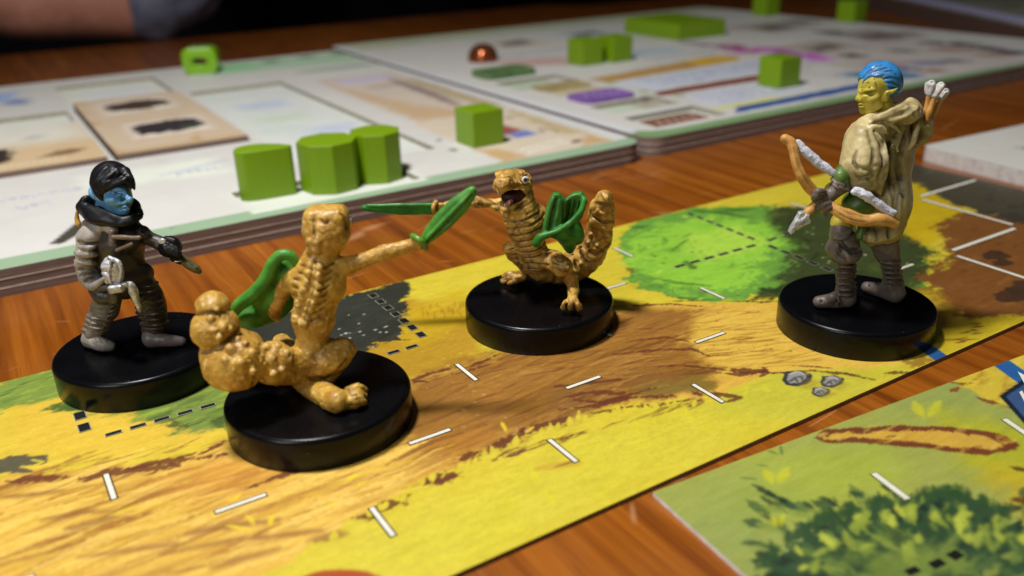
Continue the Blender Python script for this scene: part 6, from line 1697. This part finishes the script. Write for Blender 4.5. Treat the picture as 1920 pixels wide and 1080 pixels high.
# ------------------------------------------------------------------ blue faced fighter
M_SKIN_B = paint_mat('blue_skin_paint', (104, 158, 196), (70, 122, 164), .36, .45, 9, .12)
M_HAIR_K = paint_mat('glossy_black_paint', (22, 22, 25), (13, 13, 16), .42, .28, 10, .25)
M_GREY = paint_mat('coat_paint_lit_side', (170, 161, 150), (112, 104, 96), .42, .45, 7, .25, thr=(.34, .64))  # paler copy of the coat paint: the lit side put into the colour
M_DGREY = paint_mat('shaded_coat_and_glove_paint', (76, 67, 59), (48, 42, 37), .42, .45, 8, .25)  # darker copy for the coat and trouser leg in shade; also one glove
M_STRAP = paint_mat('strap_brown_paint', (116, 98, 82), (88, 70, 58), .4, .45, 9, .2)
M_KNIFE = paint_mat('olive_bone_paint', (104, 96, 56), (76, 68, 38), .38, .45, 12, .2)
M_YEL = paint_mat('ochre_bag_paint', (196, 150, 62), (150, 108, 40), .4, .45, 10, .2)
def fighter():
    cx, cy = -2.2636, 4.7252
    root = figurine(cx, cy, 'figurine with blue face, black hair and grey coat, holding a knife and silver weapon')
    A = Frame(60, 280, 2.076, cy, 317); Hd = Frame(130, 290, 6.75, cy, 317); B = Frame(130, 420, 4.32, cy, 317)
    h = Hd.r; b_ = B.r; r = A.r
    PB = lambda a, b, z: B.on(a, b, ZF+z)
    dl = PB(190, 940, .05)[1]-cy; dr = PB(700, 920, .05)[1]-cy
    # ---- body
    s = Sculpt(H*.8)
    s.ell(Hd(530, 400, .03), (h(215), .105, h(225)), None, .03)
    s.ell(Hd(620, 560, -.02), (h(160), .085, h(180)), ((1, 0, -.18), (0, 1, 0)), .03)
    s.cap(Hd(640, 690, -.055), Hd(715, 712, -.075), h(58), h(44), .02)
    s.tube([Hd(440, 600, -.02), Hd(540, 690, -.06), Hd(660, 725, -.08)], [h(52), h(48), h(40)], .02)
    s.tube([Hd(700, 470, -.095), Hd(735, 540, -.115), Hd(762, 568, -.122)], [h(20), h(26), h(36)], .012)
    s.ell(Hd(768, 572, -.122), (h(34), h(38), h(32)), None, .008)
    s.ell(Hd(725, 590, -.118), (h(20), h(20), h(18)), None, .008)
    s.tube([Hd(560, 445, -.085), Hd(640, 446, -.105), Hd(700, 462, -.10)], [h(24), h(28), h(20)], .014)
    s.ell(Hd(645, 505, -.13), (h(72), h(44), h(28)), ((1, 0, -.15), (0, 1, 0)), .014, '-')
    s.ell(Hd(640, 508, -.10), (h(38), h(30), h(18)), ((1, 0, -.15), (0, 1, 0)), .006)
    s.ell(Hd(570, 575, -.085), (h(80), h(60), h(52)), None, .03)
    s.tube([Hd(620, 620, -.10), Hd(700, 610, -.115)], [h(18), h(18)], .014)
    s.tube([Hd(668, 662, -.12), Hd(710, 655, -.125), Hd(760, 668, -.11)], [h(9), h(11), h(9)], .010)
    s.tube([Hd(662, 678, -.125), Hd(715, 678, -.135), Hd(768, 684, -.115)], h(6), .006, '-')
    s.tube([Hd(675, 696, -.12), Hd(720, 700, -.125), Hd(758, 698, -.11)], [h(10), h(12), h(10)], .012)
    s.ell(Hd(330, 520, -.03), (h(80), h(36), h(42)), ((1, 0, -.5), (0, 1, 0)), .014)
    s.tube([Hd(262, 430, -.01), Hd(275, 480, -.02), Hd(360, 570, -.05), Hd(420, 590, -.05)], [h(14), h(30), h(26), h(26)], .010)
    s.ell(Hd(320, 505, -.075), (h(52), h(22), h(18)), ((1, 0, -.6), (0, 1, 0)), .01, '-')
    s.tube([Hd(500, 640, .02), Hd(500, 760, .04)], [h(150), h(160)], .02)
    s.tube([B(380, 60, .04), B(400, 200, .03), B(430, 420, .03)], [b_(130), b_(130), b_(120)], .03)
    s.tube([B(230, 60, .0), B(150, 250, -.04), B(140, 360, -.05), B(260, 520, -.10), B(320, 590, -.12)], [b_(70), b_(60), b_(56), b_(50), b_(50)], .03)
    s.tube([B(560, 80, .06), B(650, 110, .04), B(800, 180, .0)], [b_(60), b_(44), b_(40)], .03)
    s.tube([B(330, 500, .0), B(290, 690, dl), B(190, 900, dl)], [b_(90), b_(70), b_(56)], .03)
    s.tube([B(540, 430, .04), B(660, 620, dr), B(680, 880, dr)], [b_(90), b_(76), b_(60)], .03)
    body = s.build('body', M_SKIN_B, root, floor=ZF)
    # ---- hair
    s = Sculpt(H*.8)
    s.ell(Hd(535, 335, .03), (h(238), .118, h(248)), ((1, 0, -.06), (0, 1, 0)), .02)
    s.tube([Hd(700, 220, -.02), Hd(778, 330, -.06), Hd(796, 440, -.07), Hd(800, 540, -.06)], [h(70), h(46), h(36), h(20)], .02)
    s.tube([Hd(340, 380, -.03), Hd(370, 470, -.06), Hd(420, 545, -.07), Hd(440, 560, -.07)], [h(60), h(58), h(40), h(16)], .02)
    s.tube([Hd(440, 420, -.08), Hd(560, 360, -.10), Hd(680, 310, -.095), Hd(760, 330, -.08)], [h(40), h(38), h(34), h(30)], .02)
    s.ell(Hd(650, 580, -.10), (h(178), .10, h(205)), ((1, 0, -.25), (0, 1, 0)), .012, '-')
    for i, pts in enumerate((((370, 350), (480, 260), (560, 150)), ((430, 380), (560, 330), (680, 220)), ((480, 400), (620, 340), (720, 260)), ((330, 300), (390, 200), (470, 130)), ((410, 310), (520, 230), (620, 140)), ((560, 350), (680, 300), (740, 330)))):
        s.etch(Hd, pts, 7, .006)
        s.rib(Hd, [(a+10, c+30) for a, c in pts], 9, .016)
    s.disp(lumps(22, .002, 30)); s.build('hair', M_HAIR_K, body)
    # ---- cowl
    s = Sculpt(H)
    s.tube([Hd(150, 660, .0), Hd(190, 570, -.01), Hd(280, 545, .02), Hd(400, 560, .12), Hd(600, 560, .16), Hd(800, 600, .12), Hd(860, 690, .04), Hd(890, 750, -.02)], [h(44), h(38), h(36), h(50), h(50), h(50), h(48), h(44)], .02)
    s.tube([Hd(150, 670, .0), Hd(270, 700, -.05), Hd(400, 780, -.09), Hd(540, 860, -.13), Hd(700, 870, -.14), Hd(820, 830, -.11), Hd(900, 780, -.06)], [h(40), h(40), h(40), h(42), h(42), h(40), h(38)], .03)
    s.ell(Hd(530, 750, .02), (h(330), .15, h(130)), ((1, 0, -.15), (0, 1, 0)), .04)
    s.tube([Hd(380, 690, -.06), Hd(520, 770, -.11), Hd(680, 810, -.13), Hd(820, 770, -.10)], [h(30), h(34), h(34), h(30)], .02)
    s.tube([Hd(900, 740, -.02), Hd(940, 760, -.02)], [h(34), h(10)], .01)
    s.disp(lumps(16, .006, 31)); s.build('cowl', M_HAIR_K, root)
    # ---- one grey coat, light painted in: paler lit sleeve left, darker shaded chest
    s = Sculpt(H)
    s.ell(B(205, 75, -.02), (b_(122), .105, b_(92)), ((1, 0, .15), (0, 1, 0)), .02)
    s.tube([B(150, 0, .02), B(230, -20, -.03), B(330, 30, -.10), B(350, 60, -.12)], [b_(44), b_(52), b_(40), b_(26)], .02)
    s.tube([B(150, 130, -.01), B(140, 230, -.03), B(130, 310, -.04)], [b_(90), b_(84), b_(82)], .02)
    s.tube([B(128, 330, -.04), B(160, 420, -.06), B(220, 500, -.09)], [b_(80), b_(84), b_(70)], .02)
    for (a, c, w, rr) in ((146, 238, 96, 22), (132, 305, 86, 16), (150, 180, 90, 14)):
        s.tube([B(a-w, c-8, -.01), B(a-w*.4, c+8, -.12), B(a+w*.4, c+8, -.13), B(a+w, c, -.05)], b_(rr), .010)
    s.tube([B(150, 490, -.08), B(200, 510, -.15), B(290, 440, -.17)], [b_(26), b_(32), b_(28)], .012)
    for pts in (((60, 370), (130, 360), (200, 390)), ((80, 420), (150, 400), (230, 400)), ((120, 470), (170, 440), (240, 430)), ((70, 140), (150, 160), (240, 150))):
        s.etch(B, pts, 11, .008)
    s.disp(lumps(9, .008, 32)); s.disp(lumps(22, .004, 33)); s.build('coat_sleeve', M_GREY, root)
    s = Sculpt(H)
    s.tube([B(400, 40, .04), B(410, 180, .02), B(430, 330, .02), B(450, 450, .02)], [b_(170), b_(185), b_(170), b_(165)], .03)
    s.ell(B(430, 120, .0), (b_(190), .14, b_(120)), None, .03)
    s.tube([B(560, 80, .05), B(650, 120, .02), B(730, 150, .0)], [b_(80), b_(60), b_(54)], .02)
    s.tube([B(600, 50, .03), B(560, 40, .0), B(620, 80, -.02)], b_(40), .02)
    s.ell(B(500, 400, .02), (b_(170), .13, b_(110)), None, .03)
    for i in range(4): s.tube([B(600, 40+i*10, -.03), B(640+i*30, 70+i*22, -.06), B(650+i*26, 170+i*5, -.03)], b_(7), .01, '-')
    s.etch(B, [(480, 240), (540, 300), (640, 330)], 12, .010); s.etch(B, [(470, 460), (520, 500), (600, 480)], 12, .010); s.etch(B, [(430, 30), (440, 120), (430, 260)], 9, .008)
    s.disp(lumps(9, .010, 34)); s.disp(lumps(24, .004, 35)); s.build('coat', M_DGREY, root)
    for (p0, p1, rr, dd) in (((350, 105), (565, 112), 17, -.185), ((385, 212), (505, 162), 13, -.19), ((345, 70), (352, 140), 26, -.17)):
        s = Sculpt(H*.7); s.cap(B(p0[0], p0[1], dd+.01), B(p1[0], p1[1], dd), b_(rr), b_(rr), .006); s.disp(lumps(20, .003, 36)); s.build('strap', M_STRAP, root)
    s = Sculpt(H*.8); s.tube([Hd(100, 720, .05), Hd(95, 800, .05), Hd(115, 880, .04)], [h(24), h(32), h(26)], .01); s.disp(lumps(16, .004, 37)); s.build('shoulder_bag', M_YEL, root)
    # ---- legs
    s = Sculpt(H)
    s.tube([B(330, 520, -.02), B(300, 640, (dl-.02)/2), B(280, 720, dl), B(215, 820, dl), B(200, 880, dl)], [b_(110), b_(104), b_(100), b_(92), b_(80)], .03)
    for i in range(7):
        t = i/6; x = 290*(1-t)+205*t; y = 640*(1-t)+870*t
        s.tube([B(x-100, y-16, dl-.02), B(x-40, y+10, dl-.115), B(x+50, y+14, dl-.115), B(x+105, y-12, dl-.02)], b_(9+3*(i%2)), .012)
    s.disp(lumps(16, .009, 38)); s.build('trouser_leg', M_GREY2, root)
    s = Sculpt(H)
    s.tube([B(530, 430, .02), B(610, 540, (dr+.02)/2), B(670, 640, dr), B(690, 760, dr), B(685, 850, dr)], [b_(130), b_(120), b_(112), b_(96), b_(86)], .03)
    for i in range(8):
        t = i/7; x = 600*(1-t)+690*t; y = 500*(1-t)+810*t
        s.tube([B(x-110, y-4, dr-.02), B(x-40, y+12, dr-.12), B(x+50, y+4, dr-.12), B(x+112, y-26, dr-.02)], b_(8+3*(i%2)), .012)
    s.disp(lumps(16, .009, 39)); s.build('trouser_leg', M_DGREY, root)
    for (q, dd, m, hh) in ((((175, 930), (260, 975), (335, 990)), dl, M_GREY3, 60), (((665, 930), (780, 945), (905, 950)), dr, M_BOOT2, 60)):
        s = Sculpt(H*.9)
        s.tube([PB(q[0][0], q[0][1], .06), PB(q[1][0], q[1][1], .05), PB(q[2][0], q[2][1], .035)], [b_(70), b_(58), b_(42)], .02)
        s.tube([B(q[0][0]+10, q[0][1]-70, dd), PB(q[0][0], q[0][1], .06)], [b_(74), b_(72)], .02)
        if dd == dr: s.tube([B(600, 842, dd-.03), B(650, 850, dd-.10), B(730, 846, dd-.09), B(770, 830, dd)], b_(9), .006)
        s.disp(lumps(14, .005, 40)); s.build('boot', m, root, floor=ZF-.003)
    # ---- hands
    s = Sculpt(H*.8)
    s.tube([B(230, 520, -.10), B(270, 580, -.13), B(330, 590, -.15)], [b_(72), b_(72), b_(56)], .02)
    for i in range(4): s.tube([B(330+i*4, 560+i*22, -.19), B(372, 566+i*20, -.215), B(398, 580+i*18, -.18)], [b_(24), b_(24), b_(20)], .007)
    s.tube([B(250, 530, -.17), B(310, 520, -.20), B(360, 532, -.2)], [b_(26), b_(26), b_(20)], .01)
    s.disp(lumps(20, .003, 41)); s.build('glove', M_DGREY, root)
    s = Sculpt(H*.8)
    s.ell(B(815, 185, .0), (b_(92), .075, b_(84)), ((1, 0, -.4), (0, 1, 0)), .02)
    for i in range(4): s.tube([B(760+i*36, 160+i*14, -.065), B(790+i*30, 205+i*14, -.085), B(810+i*22, 250+i*10, -.06)], [b_(24), b_(26), b_(22)], .008)
    s.tube([B(790, 120, -.04), B(850, 140, -.05), B(890, 200, -.04)], [b_(24), b_(26), b_(22)], .01)
    s.tube([B(840, 280, -.01), B(900, 300, -.02)], b_(26), .01)
    s.disp(lumps(18, .003, 42)); s.build('glove', M_HAIR_K, root)
    s = Sculpt(H*.6)
    s.ell(B(752, 140, -.075), (b_(32), b_(16), b_(26)), None, .004); s.ell(B(785, 186, -.085), (b_(18), b_(12), b_(13)), None, .004); s.cap(B(855, 305, -.05), B(900, 298, -.05), b_(8), b_(8), .004); s.build('knuckle_guard', M_SILVER, root)
    s = Sculpt(H*.7)
    s.tube([B(890, 255, -.01), B(960, 320, -.015), B(1020, 360, -.02), B(1055, 388, -.02)], [b_(34), b_(42), b_(38), b_(16)], .01)
    s.etch(B, [(900, 262), (980, 320), (1040, 372)], 7, .006)
    s.disp(lumps(14, .003, 43)); s.build('knife', M_KNIFE, root)
    # ---- silver weapon
    s = Sculpt(H*.6)
    s.ell(B(352, 385, -.20), (b_(82), .030, b_(118)), ((1, 0, .10), (0, 1, 0)), .008)
    s.tube([B(325, 272, -.215), B(400, 310, -.235), B(420, 390, -.24), B(395, 470, -.235)], b_(15), .006)
    s.tube([B(340, 285, -.225), B(320, 380, -.24), B(330, 470, -.235)], b_(9), .006)
    s.tube([B(300, 310, -.225), B(302, 350, -.24), B(325, 385, -.24)], b_(6), .006, '-'); s.tube([B(345, 330, -.24), B(395, 370, -.245), B(380, 470, -.24)], b_(6), .006, '-')
    s.tube([B(280, 400, -.215), B(310, 420, -.23), B(310, 470, -.22)], b_(18), .006)
    s.box(B(385, 520, -.23), (b_(56), .03, b_(34)), ((1, 0, .1), (0, 1, 0)), .012, .008)
    s.tube([B(430, 500, -.23), B(490, 490, -.22), B(520, 550, -.21), B(545, 620, -.20), B(572, 700, -.19)], [b_(22), b_(26), b_(34), b_(30), b_(14)], .01)
    s.disp(lumps(26, .004, 44)); s.build('silver_weapon', M_SILVER, root)
M_GREY2 = paint_mat('trouser_paint_lit_leg', (136, 127, 116), (92, 84, 76), .42, .45, 9, .25)  # paler copy of the trouser paint: light on this leg put into the colour
M_GREY3 = paint_mat('light_grey_paint', (164, 156, 148), (124, 116, 108), .4, .45, 8, .2)
M_BOOT2 = paint_mat('warm_grey_paint', (116, 106, 104), (84, 76, 74), .4, .45, 8, .2)
fighter()
